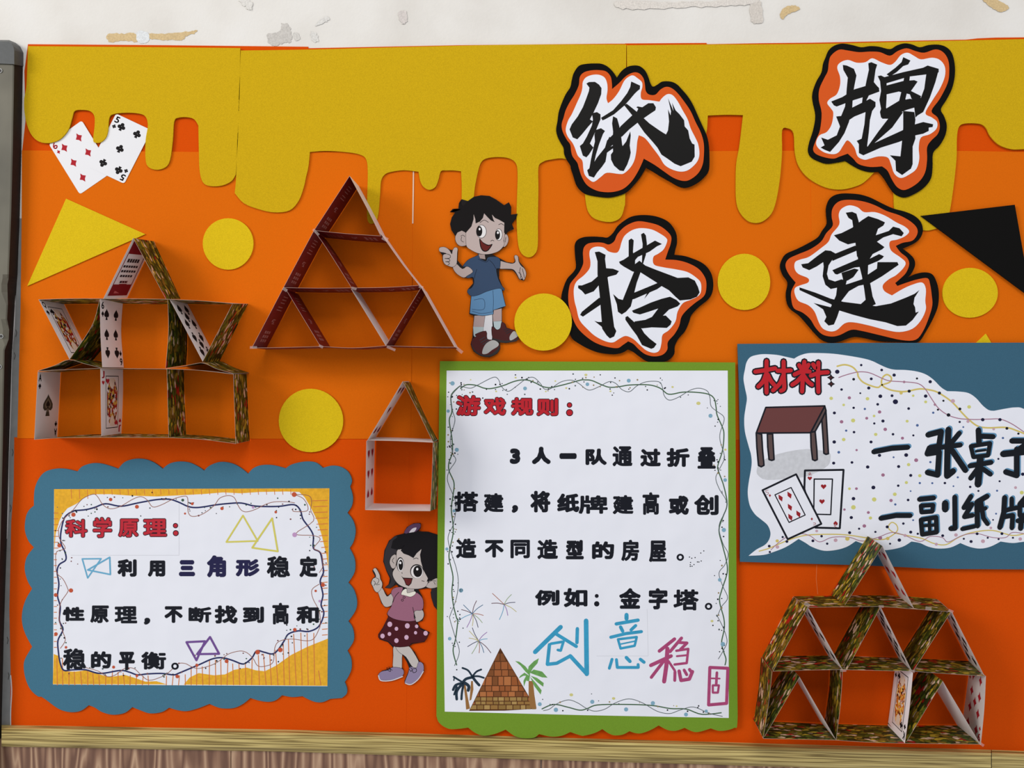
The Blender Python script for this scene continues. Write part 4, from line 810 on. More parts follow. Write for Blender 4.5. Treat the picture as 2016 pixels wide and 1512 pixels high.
hand(P2, 'marker_character', gf, 4.877, [([(1207,800),(1380,808),(1368,1145),(1195,1160),(1207,800)],26),([(1275,850),(1268,958)],22),([(1222,905),(1302,907)],14),([(1235,972),(1294,972),(1284,1042),(1236,1042),(1235,972)],18)], PINK, dk, 'magenta marker character in a box')
# pyramid drawing
b = MB(); pyr = [(658,612),(1003,1197),(700,1215),(358,1217)]
b.sheet(ge(pyr), None, dk, ink((84, 48, 24))); b.build('pyramid_drawing', P2)
rows = [662, 742, 822, 885, 975, 1030, 1082, 1124, 1158, 1206]
bk = [ink((168, 100, 58)), ink((156, 92, 52)), ink((176, 110, 64)), ink((150, 86, 46)), ink((126, 76, 42))]; bk2 = [ink((160, 128, 74)), ink((172, 140, 84)), ink((140, 108, 58)), ink((150, 112, 60))]
pd = [o for o in P2.children if o.name.startswith('pyramid_drawing')][0]
rr = random.Random(3); b = MB(); b2 = []
for i, (y0, y1) in enumerate(zip(rows, rows[1:])):
    lx = lambda y: 658 - (y - 612) * 300 / 605; rx = lambda y: 658 + (y - 612) * 342 / 585
    wdt = rx(y1) - lx(y1); n = max(1, round(wdt / (66 if i < 5 else 62)))
    x = lx(y1) - (30 if i % 2 else 0); g = 4
    while x < rx(y1):
        x2 = x + wdt / n * rr.uniform(.8, 1.2)
        c = [(max(x + g, lx(y0) + g), y0 + g), (min(x2 - g, rx(y0) - g), y0 + g), (min(x2 - g, rx(y1) - g), y1 - g), (max(x + g, lx(y1) + g), y1 - g)]
        if c[1][0] - c[0][0] > 6 and c[2][0] - c[3][0] > 6:
            b.sheet(ge(c), None, dk + 2e-5, rr.choice(bk2 if i >= 6 or (i == 5 and False) else bk))
        elif c[2][0] - c[3][0] > 10:
            b.sheet(ge([((c[0][0] + c[1][0]) / 2, y0 + g), c[2], c[3]]), None, dk + 2e-5, rr.choice(bk))
        x = x2
b.build('drawn_brick_courses', pd, kind='stuff')
TRK = ink((150, 106, 60)); LEAF = mat('green_crayon', (104, 158, 82), 0.7, .12, 150); DL = ink((36, 52, 66))
b = MB(); b.sheet(ge([(930,930),(972,930),(985,1060),(1006,1197),(945,1190),(930,1060)]), None, dk + 4e-5, TRK)
for k, p in enumerate(([(940,880),(900,840),(850,780),(800,738),(840,745),(900,790),(945,850)], [(920,850),(930,790),(980,740),(1028,712),(1015,760),(970,810),(940,860)], [(940,850),(980,820),(1060,840),(1112,898),(1060,895),(990,870)],
          [(935,880),(880,880),(835,905),(850,880),(890,850)], [(930,880),(900,940),(885,985),(880,930),(905,880)], [(950,880),(1010,900),(1075,950),(1070,985),(1010,940)], [(945,890),(1000,950),(1055,1020),(1045,1060),(985,980)], [(945,870),(935,930),(910,930),(920,880)])):
    b.sheet(ge(p), None, dk + 5e-5 + k * 2e-6, LEAF)
b.build('palm_drawing', P2, 'green palm drawing right of pyramid')
b = MB(); b.sheet(ge([(305,965),(325,965),(345,1080),(368,1195),(330,1205),(322,1100)]), None, dk + 1e-5, TRK); b.sheet(ge([(378,930),(395,930),(400,1010),(380,1110),(362,1120)]), None, dk + 1e-5, TRK)
for pts, w in (([(390,890),(350,830),(295,805)],18),([(395,880),(430,840),(475,820)],18),([(400,885),(450,885),(500,900)],18),([(385,895),(330,910),(300,940)],26),([(395,895),(420,930),(455,970)],26),([(300,945),(250,915),(210,890)],18),([(290,950),(230,970),(205,1015)],24),([(290,960),(240,1030),(240,1105)],26),([(305,960),(290,1040),(285,1105)],22),([(320,950),(355,980),(350,1020)],30),([(240,985),(215,1060)],18),([(215,905),(212,925)],12)):
    b.stroke(curve(ge(pts), 4), w / 4.877, dk + 4e-5, DL)
b.build('palm_drawing', P2, 'dark blue palm drawing left of pyramid')
b = MB(); fc = [ink((96, 60, 70)), ink((70, 110, 140)), ink((170, 110, 90)), ink((150, 170, 130)), ink((60, 60, 90)), ink((190, 180, 120)), ink((150, 110, 170)), ink((100, 160, 190))]
for (cx, cy), ends, s in (((390,285),[(430,160),(490,200),(495,300),(485,370),(445,415),(390,400),(337,415),(260,345),(285,245),(305,200)],0), ((695,195),[(583,90),(765,100),(800,175),(812,265),(730,300),(650,340),(575,185)],2), ((450,545),[(390,420),(360,450),(530,462),(533,525),(568,660),(500,657),(455,660),(385,668),(345,600),(358,518)],4)):
    for k, (x, y) in enumerate(ends):
        mx_, my_ = (cx + x) / 2 + (y - cy) * .06, (cy + y) / 2 - abs(x - cx) * .06
        b.stroke(curve(ge([(cx, cy), (mx_, my_), (x, y)]), 4), 1.3, dk + k * 1e-6, fc[(k + s) % len(fc)])
b.build('firework_drawing', P2)
G1 = [ga([(310,440),(380,390),(460,385),(540,400),(620,430),(700,438),(800,420),(900,390),(1000,350),(1100,325),(1200,325),(1300,360),(1400,410),(1500,425),(1600,405),(1740,370),(1900,325)]) + gb([(0,322),(100,330),(240,390),(340,420),(460,412),(600,390),(800,385),(920,400),(1020,440),(1120,512),(1300,485),(1460,485),(1640,510),(1720,570),(1745,680),(1760,790),(1830,950),(1850,1050),(1830,1260),(1770,1450)]) + gd([(1250,130),(1300,270),(1330,440),(1290,560),(1255,680),(1290,830),(1325,970),(1330,1080),(1280,1240),(1260,1340),(1300,1500)]) + gf([(1345,430),(1320,560),(1340,650),(1362,720),(1352,780)]),
      ga([(310,400),(220,480),(185,560),(200,740),(165,860),(200,1100),(205,1280),(160,1420)]) + gc([(115,130),(160,240),(150,360),(135,480),(150,620),(150,720),(120,860),(115,950),(150,1110),(140,1250),(155,1380),(185,1500)]) + ge([(250,350),(230,520),(205,640),(240,780)]),
      ge([(1055,1200),(1170,1155),(1300,1180),(1420,1210)]) + gf([(30,1195),(130,1160),(400,1155),(650,1165),(830,1195),(980,1200),(1130,1250),(1320,1235)])]
T1 = [ga([(310,400),(440,432),(540,390),(740,290),(810,310),(850,400),(900,455),(960,470),(1060,400),(1180,310),(1280,290),(1370,370),(1420,440),(1500,440),(1640,350),(1780,325),(1880,370)]) + gb([(20,440),(90,455),(200,410),(330,345),(420,370),(500,450),(600,478),(700,400),(820,348),(980,345),(1030,400),(1060,530),(1130,590),(1250,550),(1400,460),(1520,432),(1630,470),(1665,560),(1680,670),(1760,740),(1840,800),(1850,870),(1800,1020),(1800,1130),(1850,1300),(1850,1380)]) + gd([(1250,130),(1225,200),(1260,300),(1320,400),(1320,490),(1255,640),(1290,800),(1340,900),(1310,1000),(1255,1080),(1290,1200),(1335,1310),(1280,1390),(1240,1480)]) + gf([(1275,300),(1340,430),(1372,550),(1335,640),(1288,720)]),
      ga([(310,400),(200,520),(190,620),(210,740),(240,860),(190,1040),(180,1150),(215,1300),(250,1390)]) + gc([(115,130),(100,220),(150,350),(180,450),(155,620),(105,740),(125,860),(180,1030),(200,1170),(180,1320),(125,1470)]) + ge([(175,340),(225,510),(265,650),(218,785)]),
      ge([(1070,1215),(1130,1200),(1200,1150),(1310,1112),(1400,1140),(1480,1190)]) + gf([(100,1220),(200,1200),(300,1140),(430,1102),(560,1140),(700,1220),(820,1243),(920,1210),(1050,1180),(1200,1240),(1330,1270)])]
b = MB()
for l in G1: b.stroke(curve(l, 5), 2.3, dk, GRN, False)
b.build('green_wavy_line', P2)
b = MB()
for l in T1: b.stroke(curve(l, 5), 1.3, dk + 1e-5, THIN, False)
b.build('thin_wavy_line', P2)
b = MB(); inP = lambda x, y: 880 < x < 1431 and 733 < y < 1406 and not (900 < x < 1060 and y > 1270) and not (1385 < x and 1305 < y < 1395)
for l, n, s in ((G1[0], 130, 10), (G1[1], 110, 7), (G1[2], 26, 9)): near_line(curve(l, 5), n, s, n, [PEN, PEN, PEN, THIN, ink((150, 130, 90))], 1.0, 1.8, b, dk + 2e-5, inP)
rr = random.Random(12)
for k in range(13): b.dot(1373 + rr.uniform(-16, 18), 1101 + rr.uniform(-17, 17), 1.2, 1.2, dk + 3e-5, PEN, 8)
b.build('ink_dots', P2, kind='stuff')
b = MB()
for zf, p in ((ga, [(207,368,29),(150,735,22),(1167,435,25),(1992,380,24),(264,1247,27)]), (gb, [(590,332,26),(1672,797,27)]), (gc, [(160,500,14),(93,855,15),(225,1240,20)]), (gd, [(1312,213,17),(1300,678,20),(1262,1142,17)]),
              (ge, [(280,62,19),(172,524,17),(1037,1153,19),(1192,1207,21)]), (gf, [(78,1130,20),(403,1203,20),(660,1143,20),(978,1252,19),(1172,1220,16),(1332,577,22)])):
    s = {ga: 6.72, gb: 6.72, gc: 4.7267, gd: 4.7267, ge: 4.877, gf: 4.877}[zf]
    for x, y, r in p: (X, Y), = zf([(x, y)]); b.dot(X, Y, r / s, r / s, dk + 3e-5, BLU, 14)
for zf, s, p in ((ga, 6.72, [(447,320,10),(1042,292,14),(785,474,13),(1568,338,12),(1712,430,14),(1442,475,12),(1972,256,20)]), (gb, 6.72, [(348,472,14),(1170,416,16),(1512,632,28),(1868,1245,17)]), (ge, 4.877, [(1340,1063,18)]), (gf, 4.877, [(283,1098,16),(1228,355,14),(888,1172,9)])):
    for x, y, r in p: (X, Y), = zf([(x, y)]); b.dot(X, Y, r / s, r / s * .8, dk + 3.2e-5, PALEY, 12)
b.build('felt_pen_spots', P2, kind='stuff')
b = MB(); sl = ink((206, 207, 213)); b.poly_stroke(gf([(120,690),(615,690),(605,240)]), .7, dk - 2e-5, sl); b.build('pasted_slip_edge', P2)

# --- materials poster (right, teal)
ra = Z(1440, 660, 6.72); rb = Z(1716, 660, 6.72); rc = Z(1440, 880, 6.0467); rd = Z(1716, 830, 5.04)
P3 = empty('materials_poster', 1780, 880, 'white cloud-shaped poster of table and cards on dark teal backing at right', 'poster', d=.002)
b = MB(); b.sheet([(1452, 677), (1700, 675), (1850, 675), (2200, 674), (2200, 1124), (2016, 1121), (1850, 1120), (1700, 1113), (1560, 1109), (1457, 1106), (1457.5, 900), (1455, 760)], .0062, .0078, M_TEAL2); b.build('teal_backing', P3)
cl = ra([(200,360),(250,290),(340,260),(440,250),(600,260),(720,285),(830,310),N,(900,270),(1000,240),(1120,235),(1350,245),(1600,280),(1800,320),(1920,365)]) + rb([(30,350),(100,385),(200,430),(300,455),(450,460),(600,480),(720,520),(820,590),(920,690),(1000,740),N,(1150,745),(1280,765),(1380,830),(1470,930),(1550,990),(1620,1000),N,(1780,970),(1900,955),(2016,975)]) \
    + [(2060, 830), (2092, 900), (2096, 1000), (2070, 1062)] + rd([(1512,1192),(1400,1205),(1280,1190),N,(1180,1240),(1080,1260),(980,1245),(880,1205),N,(780,1250),(660,1260),(560,1240),(480,1205),(395,1190),N,(300,1245),(150,1275),(60,1262)]) \
    + rc([(1620,1170),(1560,1150),(1480,1120),N,(1380,1185),(1250,1225),(1100,1235),(960,1190),(880,1140),(800,1095),N,(650,1190),(500,1250),(380,1285),(205,1295),N,(300,1220),(400,1165),(450,1100),(465,1020),(430,930),(350,860),(280,800),(220,700),(195,560),(205,430),(240,220),(235,100),(208,0)]) + ra([(180,1280),(170,1100),(190,950),(205,830),(180,700),(160,570),(180,450)])
b = MB(); b.sheet(smooth(cl, 4), .0078, .0081, M_PAPER); b.build('cloud_paper', P3)
DQ = .00815
TB = ink((106, 62, 60)); TL_ = ink((92, 74, 72)); GRAY = mat('pencil_shading', (200, 201, 205), .85, .06, 200)
b = MB(); b.sheet(smooth(rc([(300,280),(335,200),(450,120),(650,60),(900,25),(1150,60),(1180,130),(1150,220),(1000,310),(850,360),(700,375),(420,392),(320,340)]), 3), None, DQ - 2e-5, GRAY); b.build('pencil_shading', P3)
tb = MB()
def tpoly(pts, m):
    tb.sheet(pts, None, DQ + 1e-5, m); tb.poly_stroke(pts + [pts[0]], 3.2, DQ + 2e-5, PEN)
xr = lambda x, y: ra([(x, y)])[0]; xc = lambda x, y: rc([(x, y)])[0]
tpoly([xr(475,1305), xr(545,1305), xc(508,150), xc(480,160), xc(448,150), xc(432,0)], TL_)
tpoly([xr(1195,1120), xr(1250,1000), xr(1268,1300), xc(1155,80), xc(1125,88), xc(1100,75), xr(1215,1400)], TL_)
tpoly([xr(1050,1285), xr(1235,940), xr(1252,1000), xr(1192,1122), xr(1108,1272)], TL_)
tpoly([xr(328,1290), xr(400,1312), xr(412,1512), xc(388,218), xc(355,236), xc(322,220), xc(302,0)], TL_)
tpoly([xr(1048,1282), xr(1108,1275), xr(1130,1512), xc(1022,150), xc(995,163), xc(966,150), xc(948,0)], TL_)
tpoly([xr(455,955), xr(1235,935), xr(1050,1290), xr(328,1295)], TB)
tb.build('table_drawing', P3)
def heart(cx, cy, s, rot=0):
    out = []
    for k in range(18):
        t = 2 * math.pi * k / 18; x = 16 * math.sin(t) ** 3; y = -(13 * math.cos(t) - 5 * math.cos(2 * t) - 2 * math.cos(3 * t) - math.cos(4 * t))
        c, sn = math.cos(rot), math.sin(rot); out.append((cx + (x * c - y * sn) * s / 16, cy + (x * sn + y * c) * s / 16))
    return out
def diam(cx, cy, w, h, rot=0):
    c, sn = math.cos(rot), math.sin(rot)
    return [(cx + x * c - y * sn, cy + x * sn + y * c) for x, y in ((0, -h), (w * .35, -h * .42), (w, 0), (w * .35, h * .42), (0, h), (-w * .35, h * .42), (-w, 0), (-w * .35, -h * .42))]
PR = ink((150, 34, 40))
b = MB(); b.poly_stroke(rc([(875,280),(1335,272),(1290,968),(1000,960),(868,500),(875,280)]), 4.0, DQ + 2e-5, PEN); b.poly_stroke(rc([(985,382),(1203,382),(1182,805),(980,800),(985,382)]), 2.6, DQ + 3e-5, PEN)
for x, y, s in ((1097,470,33),(1078,648,33),(933,372,27),(1240,905,26)): b.sheet(rc(heart(x, y, s, math.pi if y > 900 else 0)), None, DQ + 5e-5, PR)
b.poly_stroke(rc([(918,318),(935,305),(945,318),(918,334),(958,334)]), .9, DQ + 6e-5, PR); b.poly_stroke(rc([(1220,925),(1262,925),(1222,940),(1250,955)]), .9, DQ + 6e-5, PR)
b.build('card_drawing', P3, 'drawn two of hearts')
b = MB(); b.sheet(rc([(370,515),(770,325),(1070,915),(670,1100)]), None, DQ + 8e-5, M_PAPER); b.poly_stroke(rc([(370,515),(770,325),(1070,915),(670,1098),(370,515)]), 3.8, DQ + 9e-5, PEN); b.poly_stroke(rc([(518,570),(710,482),(878,810),(686,898),(518,570)]), 2.2, DQ + 9.5e-5, PEN)
for x, y in ((587,607),(693,572),(698,717),(799,797),(703,836)): b.sheet(rc([(x-27,y-42),(x+24,y-8),(x+16,y+44),(x-24,y+10)]), None, DQ + 1e-4, PR)
for x, y in ((458,578),(957,857)): b.sheet(rc(diam(x, y, 16, 22)), None, DQ + 1e-4, PR)
b.poly_stroke(rc([(440,512),(408,520),(412,540),(438,540),(440,560),(415,570)]), .9, DQ + 1.1e-4, PR); b.poly_stroke(rc([(975,905),(1000,905),(1003,920),(975,930)]), .9, DQ + 1.1e-4, PR)
b.build('card_drawing', P3, 'drawn five of diamonds')
ST = [([(315,482),(450,462),(578,438)],),([(465,342),(462,560),(465,760)],),([(455,520),(420,610),(355,680)],),([(480,520),(520,600),(565,655)],),([(610,470),(700,470),(785,465)],),([(690,348),(692,560),(698,700),(655,735)],),([(680,545),(640,640),(550,730)],),
      ([(965,350),(945,560),(935,745)],),([(835,520),(930,480),(1035,480)],),([(895,395),(925,440)],),([(1020,390),(990,440)],),([(935,540),(870,610),(805,655)],),([(960,540),(1010,610),(1065,655)],),([(1080,385),(1110,430)],),([(1050,535),(1160,500),(1275,490)],),([(1150,362),(1145,560),(1150,750)],)]
b = MB()
for k, (p,) in enumerate(ST): b.stroke(curve(ra(p), 4), 14, DQ + 1e-5 + k * 1e-6, PEN)
for k, (p,) in enumerate(ST): b.stroke(curve(ra(p), 4), 8.2, DQ + 5e-5 + k * 1e-6, ink((188, 36, 44)))
for x, y in ((1315,560),(1320,645)):
    b.sheet(ra(diam(x, y, 52, 46)), None, DQ + 1e-5, PEN); b.sheet(ra(diam(x, y, 26, 24)), None, DQ + 3e-5, ink((70, 34, 34)))
b.build('red_heading', P3)
HW = [([(22,300),(200,265),(358,255)],46), ([(560,132),(690,98),(668,245),(575,262),(552,320)],50), ([(560,318),(670,300),(655,530),(555,505)],50), ([(762,80),(752,300),(748,540),(808,492)],54), ([(870,115),(800,200)],44), ([(690,255),(880,232)],44), ([(800,290),(930,482)],52),
      ([(1060,85),(1065,205)],50), ([(1080,145),(1205,150)],46), ([(985,245),(1175,215),(1155,335),(1010,352),(985,245)],38), ([(1035,295),(1130,282)],22), ([(975,440),(1185,405)],44), ([(1078,370),(1055,622)],60), ([(1050,470),(982,562)],44), ([(1105,470),(1178,522)],44),
      ([(1392,192),(1580,192),(1470,270)],48), ([(1305,322),(1620,290)],56), ([(1440,275),(1440,535),(1332,500)],50),
      ([(92,960),(240,932),(382,932)],44), ([(475,772),(615,758)],44), ([(490,835),(610,828),(602,892),(495,900),(490,835)],38), ([(490,975),(640,950),(645,1098),(502,1120),(490,975)],40), ([(495,1035),(650,1025)],28), ([(572,960),(578,1110)],30), ([(730,812),(730,870)],58), ([(825,750),(828,1060),(785,1062)],44),
      ([(985,742),(915,855),(995,820),(920,945),(1000,930)],42), ([(900,1066),(1020,1040)],38), ([(1145,742),(1045,800),(1050,1035)],46), ([(1055,885),(1130,860)],36), ([(1085,800),(1110,960),(1150,1015)],40),
      ([(1320,755),(1312,900),(1272,1050)],46), ([(1390,765),(1390,870)],40), ([(1312,885),(1440,855)],40), ([(1320,945),(1400,930),(1392,1055)],42), ([(1530,750),(1470,820)],44), ([(1470,830),(1580,830),(1570,930),(1470,930),(1470,830)],40), ([(1450,985),(1610,975)],42), ([(1490,930),(1478,1060)],46), ([(1560,940),(1560,1100)],40)]
b = MB()
for k, (p, w) in enumerate(HW): b.poly_stroke(rd([(x + 13, y - 12) for x, y in p]), w * 1.12 / 5.04, DQ + 1e-6 + k * 5e-7, ink((94, 142, 176)))
for k, (p, w) in enumerate(HW): b.poly_stroke(rd(p), w * 1.14 / 5.04, DQ + 6e-5 + k * 8e-6, ink((22, 26, 32)))
b.build('marker_text', P3, 'black marker text with light blue shadow strokes')
YL = ink((208, 188, 104)); PL = ink((166, 122, 142))
b = MB(); b.stroke(curve(ra([(1400,410),(1500,390),(1600,420),(1665,490),(1680,550),(1740,620),(1850,670),(1940,690)]) + rb([(130,660),(240,620),(260,560),(200,520),(140,570),(140,660),(240,720),(380,745),(480,740),(640,710),(800,730),(900,770),(1060,880),(1200,1030),(1280,1110),(1400,1200),(1540,1225),(1780,1220),(1940,1270),(2016,1300)]), 5), 3.2, DQ, YL)
b.stroke(curve(rc([(330,1240),(450,1205),(650,1120),(860,1055),(1100,1040),(1350,1045),(1600,1080)]) + rd([(60,1170),(150,1160),(250,1090),(250,1030),(200,1000),(165,1050),(220,1100),(350,1130),(500,1160),(620,1210),(740,1220),(860,1150),(1000,1100),(1200,1080),(1400,1130),(1560,1100)]), 5), 2.2, DQ, YL)
b.build('yellow_wavy_line', P3)
b = MB(); b.stroke(curve(ra([(1420,560),(1500,530),(1650,490),(1750,485),(1850,505),(2016,580)]) + rb([(250,605),(400,615),(600,635),(700,700),(780,820),(880,960),(1000,1050),(1150,1100),(1350,1115),(1550,1110),(1700,1110),(1850,1170),(2016,1280)]), 5), 1.9, DQ + 2e-6, PL)
b.stroke(curve(rc([(470,1225),(560,1140),(680,1060),(820,1030),(940,1060),(1050,1130),(1200,1075),(1400,1075),(1560,1120)]) + rd([(60,1150),(200,1100),(330,1130),(480,1190),(580,1140),(700,1150),(760,1195),(900,1130),(1040,1110),(1200,1150),(1330,1150),(1400,1100),(1560,1120)]), 5), 1.5, DQ + 2e-6, PL)
b.build('purple_wavy_line', P3)
b = MB(); DN = ink((30, 30, 58)); MV = ink((160, 110, 136)); YG = ink((206, 204, 120)); SB = ink((78, 102, 150)); PK = ink((196, 160, 172))
known = [(ra, 6.72, [(1400,483,30,DN),(1717,395,17,DN),(1988,460,19,DN),(1617,582,19,PEN),(1850,577,20,DN),(1457,718,18,DN),(1817,698,22,DN),(1705,767,13,DN),(1970,807,26,DN),(1560,828,22,MV),(1800,840,24,YG),(1320,835,24,YG),(1485,922,18,YG),(1935,914,19,DN),(1617,960,17,DN),(1765,975,16,SB),(1362,1028,21,DN),(1960,1015,23,MV),(1790,1098,20,MV),(1457,1145,24,MV),(1610,1128,28,YG),(1887,1068,18,YG),(1890,1167,16,DN),(1518,1262,16,SB),(1622,1282,18,DN),(1908,1312,22,YG),(1485,1380,24,YG),(1360,1412,24,DN),(1847,1412,21,DN)]),
         (rb, 6.72, [(298,527,23,DN),(600,572,15,PEN),(775,615,23,DN),(497,740,22,PEN),(897,765,22,PEN),(270,800,20,DN),(315,880,35,DN),(715,805,24,DN),(490,970,19,DN),(550,800,17,YG),(715,882,20,YG),(950,867,15,PEN),(1075,870,28,PK),(1168,975,20,PEN),(1290,948,25,YG),(1017,1055,25,PEN),(877,985,15,PEN),(815,1025,16,SB),(470,1137,20,YG),(605,1192,19,SB),(150,1135,22,DN),(180,1245,24,MV),(55,1312,22,YG),(283,1310,18,DN),(408,1362,21,MV),(552,1325,15,DN),(1165,1147,16,DN),(1213,1215,13,SB),(1470,1117,24,DN),(1698,1117,23,DN),(1790,1232,20,PEN),(1942,1302,16,PEN),(1275,1140,22,PK),(1615,1242,18,PK),(430,618,18,PL),(838,918,18,PL),(390,765,22,YL),(1738,1360,14,SB)]),
         (rd, 5.04, [(78,335,17,DN),(343,332,20,DN),(218,354,10,SB),(268,446,16,DN),(442,383,20,MV),(367,427,17,YG),(113,530,18,MV),(388,534,16,DN),(478,537,17,YG),(583,402,12,SB),(17,655,19,DN),(264,636,13,DN),(345,605,16,YG),(478,610,12,SB),(602,611,11,SB),(727,610,13,DN),(855,553,11,SB),(812,641,9,SB),(230,721,19,YG),(25,772,22,YG),(193,783,17,MV),(362,778,14,DN),(235,822,12,SB),(387,690,9,SB),(978,648,13,DN),(1060,688,11,DN),(1245,686,11,SB),(1270,592,11,DN),(1258,370,11,DN),(1428,655,15,PK),(1490,705,20,YG),(1500,522,18,DN),(1303,163,12,SB),(1235,914,10,SB),(1205,975,9,DN),(155,1045,16,DN),(315,1012,13,DN),(412,978,10,SB),(388,1097,16,DN),(275,1176,18,DN),(458,1113,12,DN),(705,1132,15,DN),(837,1125,18,PK),(1047,1113,15,DN),(1183,1055,14,PK),(1293,1112,15,DN),(987,1190,16,DN),(1105,1187,20,PK),(1475,1165,18,PK),(1402,1153,11,DN),(642,1217,16,PK),(1260,1166,11,DN),(1152,1153,11,DN),(915,1163,11,DN),(160,1160,18,YL),(332,1130,16,PK),(85,1155,20,MV),(183,1212,11,DN)]),
         (rc, 6.0467, [(1278,63,17,SB),(1490,37,14,MV),(1217,192,19,DN),(1435,184,17,DN),(1622,238,21,DN),(1763,100,20,DN),(1690,482,24,DN),(1405,497,17,YG),(1488,496,17,MV),(1453,615,22,DN),(1700,626,26,YG),(1452,718,28,YG),(1345,745,15,MV),(1630,780,18,MV),(1427,840,20,DN),(1655,845,20,YG),(1582,940,22,MV),(1520,973,14,DN),(1407,1020,19,DN),(1714,1011,14,DN),(1015,1000,17,PK),(742,1015,20,PK),(1073,1062,16,DN),(970,1117,18,DN),(1240,1110,23,PK),(1380,1092,26,YL),(1140,1151,15,DN),(660,1125,18,DN),(610,1072,14,DN),(545,1118,20,YL),(547,1190,22,PK),(450,1180,17,DN),(457,1250,14,DN)])]
k = 0
for zf, s, p in known:
    for x, y, r, m in p: (X, Y), = zf([(x, y)]); b.dot(X, Y, r / s, r / s * .93, DQ + 4e-6 + k * 1e-7, m, 12); k += 1
b.build('confetti_dots', P3, kind='stuff')

# ------------------------------------------------------------------ playing cards
CW = 0.055
def cardsurf(F, B=None, b=0.0025, w=CW, nv=10):
    """F / B: photograph pixels along the front / wall-side long edge"""
    def res(p):
        c = curve(p, 8) if len(p) > 2 else p
        out = []; L_ = [0]
        for i in range(1, len(c)): L_.append(L_[-1] + math.hypot(c[i][0] - c[i - 1][0], c[i][1] - c[i - 1][1]))
        for k in range(nv + 1):
            t = L_[-1] * k / nv; j = 1
            while j < len(c) - 1 and L_[j] < t: j += 1
            u = (t - L_[j - 1]) / max(L_[j] - L_[j - 1], 1e-6); u = min(max(u, 0), 1)
            out.append((c[j - 1][0] + (c[j][0] - c[j - 1][0]) * u, c[j - 1][1] + (c[j][1] - c[j - 1][1]) * u))
        return out
    f = [W(x, y, w) for x, y in res(F)]
    g = [W(x, y, b) for x, y in res(B)] if B else [Vector((v.x, -b, v.z)) for v in f]
    def S(u, v):
        v = min(max(v, 0), 1) * nv; i = min(int(v), nv - 1); t = v - i
        return (g[i] * (1 - t) + g[i + 1] * t) * (1 - u) + (f[i] * (1 - t) + f[i + 1] * t) * u
    S.len = sum((f[i + 1] - f[i]).length for i in range(nv)); S.nv = nv
    return S
def nrm(S, u, v):
    a = S(u, min(v + .05, 1)) - S(u, max(v - .05, 0)); c = S(min(u + .05, 1), v) - S(max(u - .05, 0), v)
    n = a.cross(c).normalized(); return n if n.dot(CAM - S(u, v)) > 0 else -n
def card(root, S, vis, oth, name='playing_card', t=0.0003, label=None):
    b = MB(); nv = S.nv; A, Bk, uv = [], [], []
    n0 = nrm(S, .5, .5)
    for i in range(nv + 1):
        v = i / nv
        for u in (0, .5, 1):
            n = nrm(S, u, v)
            if n.dot(n0) < 0: n = -n
            p = S(u, v); A.append(p + n * t / 2); Bk.append(p - n * t / 2); uv.append((u * .057 + .001 + (hash_ := (len(root.children) % 7)) * .21, v * S.len + hash_ * .13))
    fs = [(i * 3 + j, i * 3 + j + 1, i * 3 + 4 + j, i * 3 + 3 + j) for i in range(nv) for j in (0, 1)]
    b.add(A, fs, vis, uv); b.add(Bk, [f[::-1] for f in fs], oth, uv)
    m = len(A); E = A + Bk
    ed = [(i * 3 + j, (i + 1) * 3 + j, m + (i + 1) * 3 + j, m + i * 3 + j) for i in range(nv) for j in (0, 2)] + [(a, a + 1, m + a + 1, m + a) for a in (0, 1, nv * 3, nv * 3 + 1)]
    b.add(E, ed, M_EDGE)
    return b.build(name, root, label)
# printed marks in card millimetres (57 x 88), glued to the visible face
def club(cx, cy, s, f=1):
    out = [[(cx + dx * s + .42 * s * math.cos(a), cy + f * dy * s + .42 * s * math.sin(a)) for a in (2 * math.pi * k / 12 for k in range(12))] for dx, dy in ((0, -.45), (-.48, .12), (.48, .12))]
    return out + [[(cx - .12 * s, cy), (cx + .12 * s, cy), (cx + .35 * s, cy + f * .95 * s), (cx - .35 * s, cy + f * .95 * s)]]
def spade(cx, cy, s, f=1):
    h = [(x, 2 * cy - y) for x, y in heart(cx, cy, s * .95)] if f > 0 else heart(cx, cy, s * .95)
    return [h, [(cx - .1 * s, cy + f * .3 * s), (cx + .1 * s, cy + f * .3 * s), (cx + .4 * s, cy + f * 1.25 * s), (cx - .4 * s, cy + f * 1.25 * s)]]
def hrt(cx, cy, s, f=1): return [heart(cx, cy, s) if f > 0 else heart(cx, cy, s, math.pi)]
def dia(cx, cy, s, f=1): return [diam(cx, cy, s * .8, s * 1.1)]
LAY = {'6': [(16, y) for y in (18, 44, 70)] + [(41, y) for y in (18, 44, 70)], '5': [(16, 14), (41, 14), (28.5, 44), (16, 74), (41, 74)],
       '8': [(16, y) for y in (14, 44, 74)] + [(41, y) for y in (14, 44, 74)] + [(28.5, 29), (28.5, 59)], '9': [(16, y) for y in (12, 33, 55, 76)] + [(41, y) for y in (12, 33, 55, 76)] + [(28.5, 44)],
       '7': [(16, y) for y in (14, 44, 74)] + [(41, y) for y in (14, 44, 74)] + [(28.5, 29)], 'X': [(16, y) for y in (12, 33, 55, 76)] + [(41, y) for y in (12, 33, 55, 76)] + [(28.5, 23), (28.5, 65)], 'A': []}
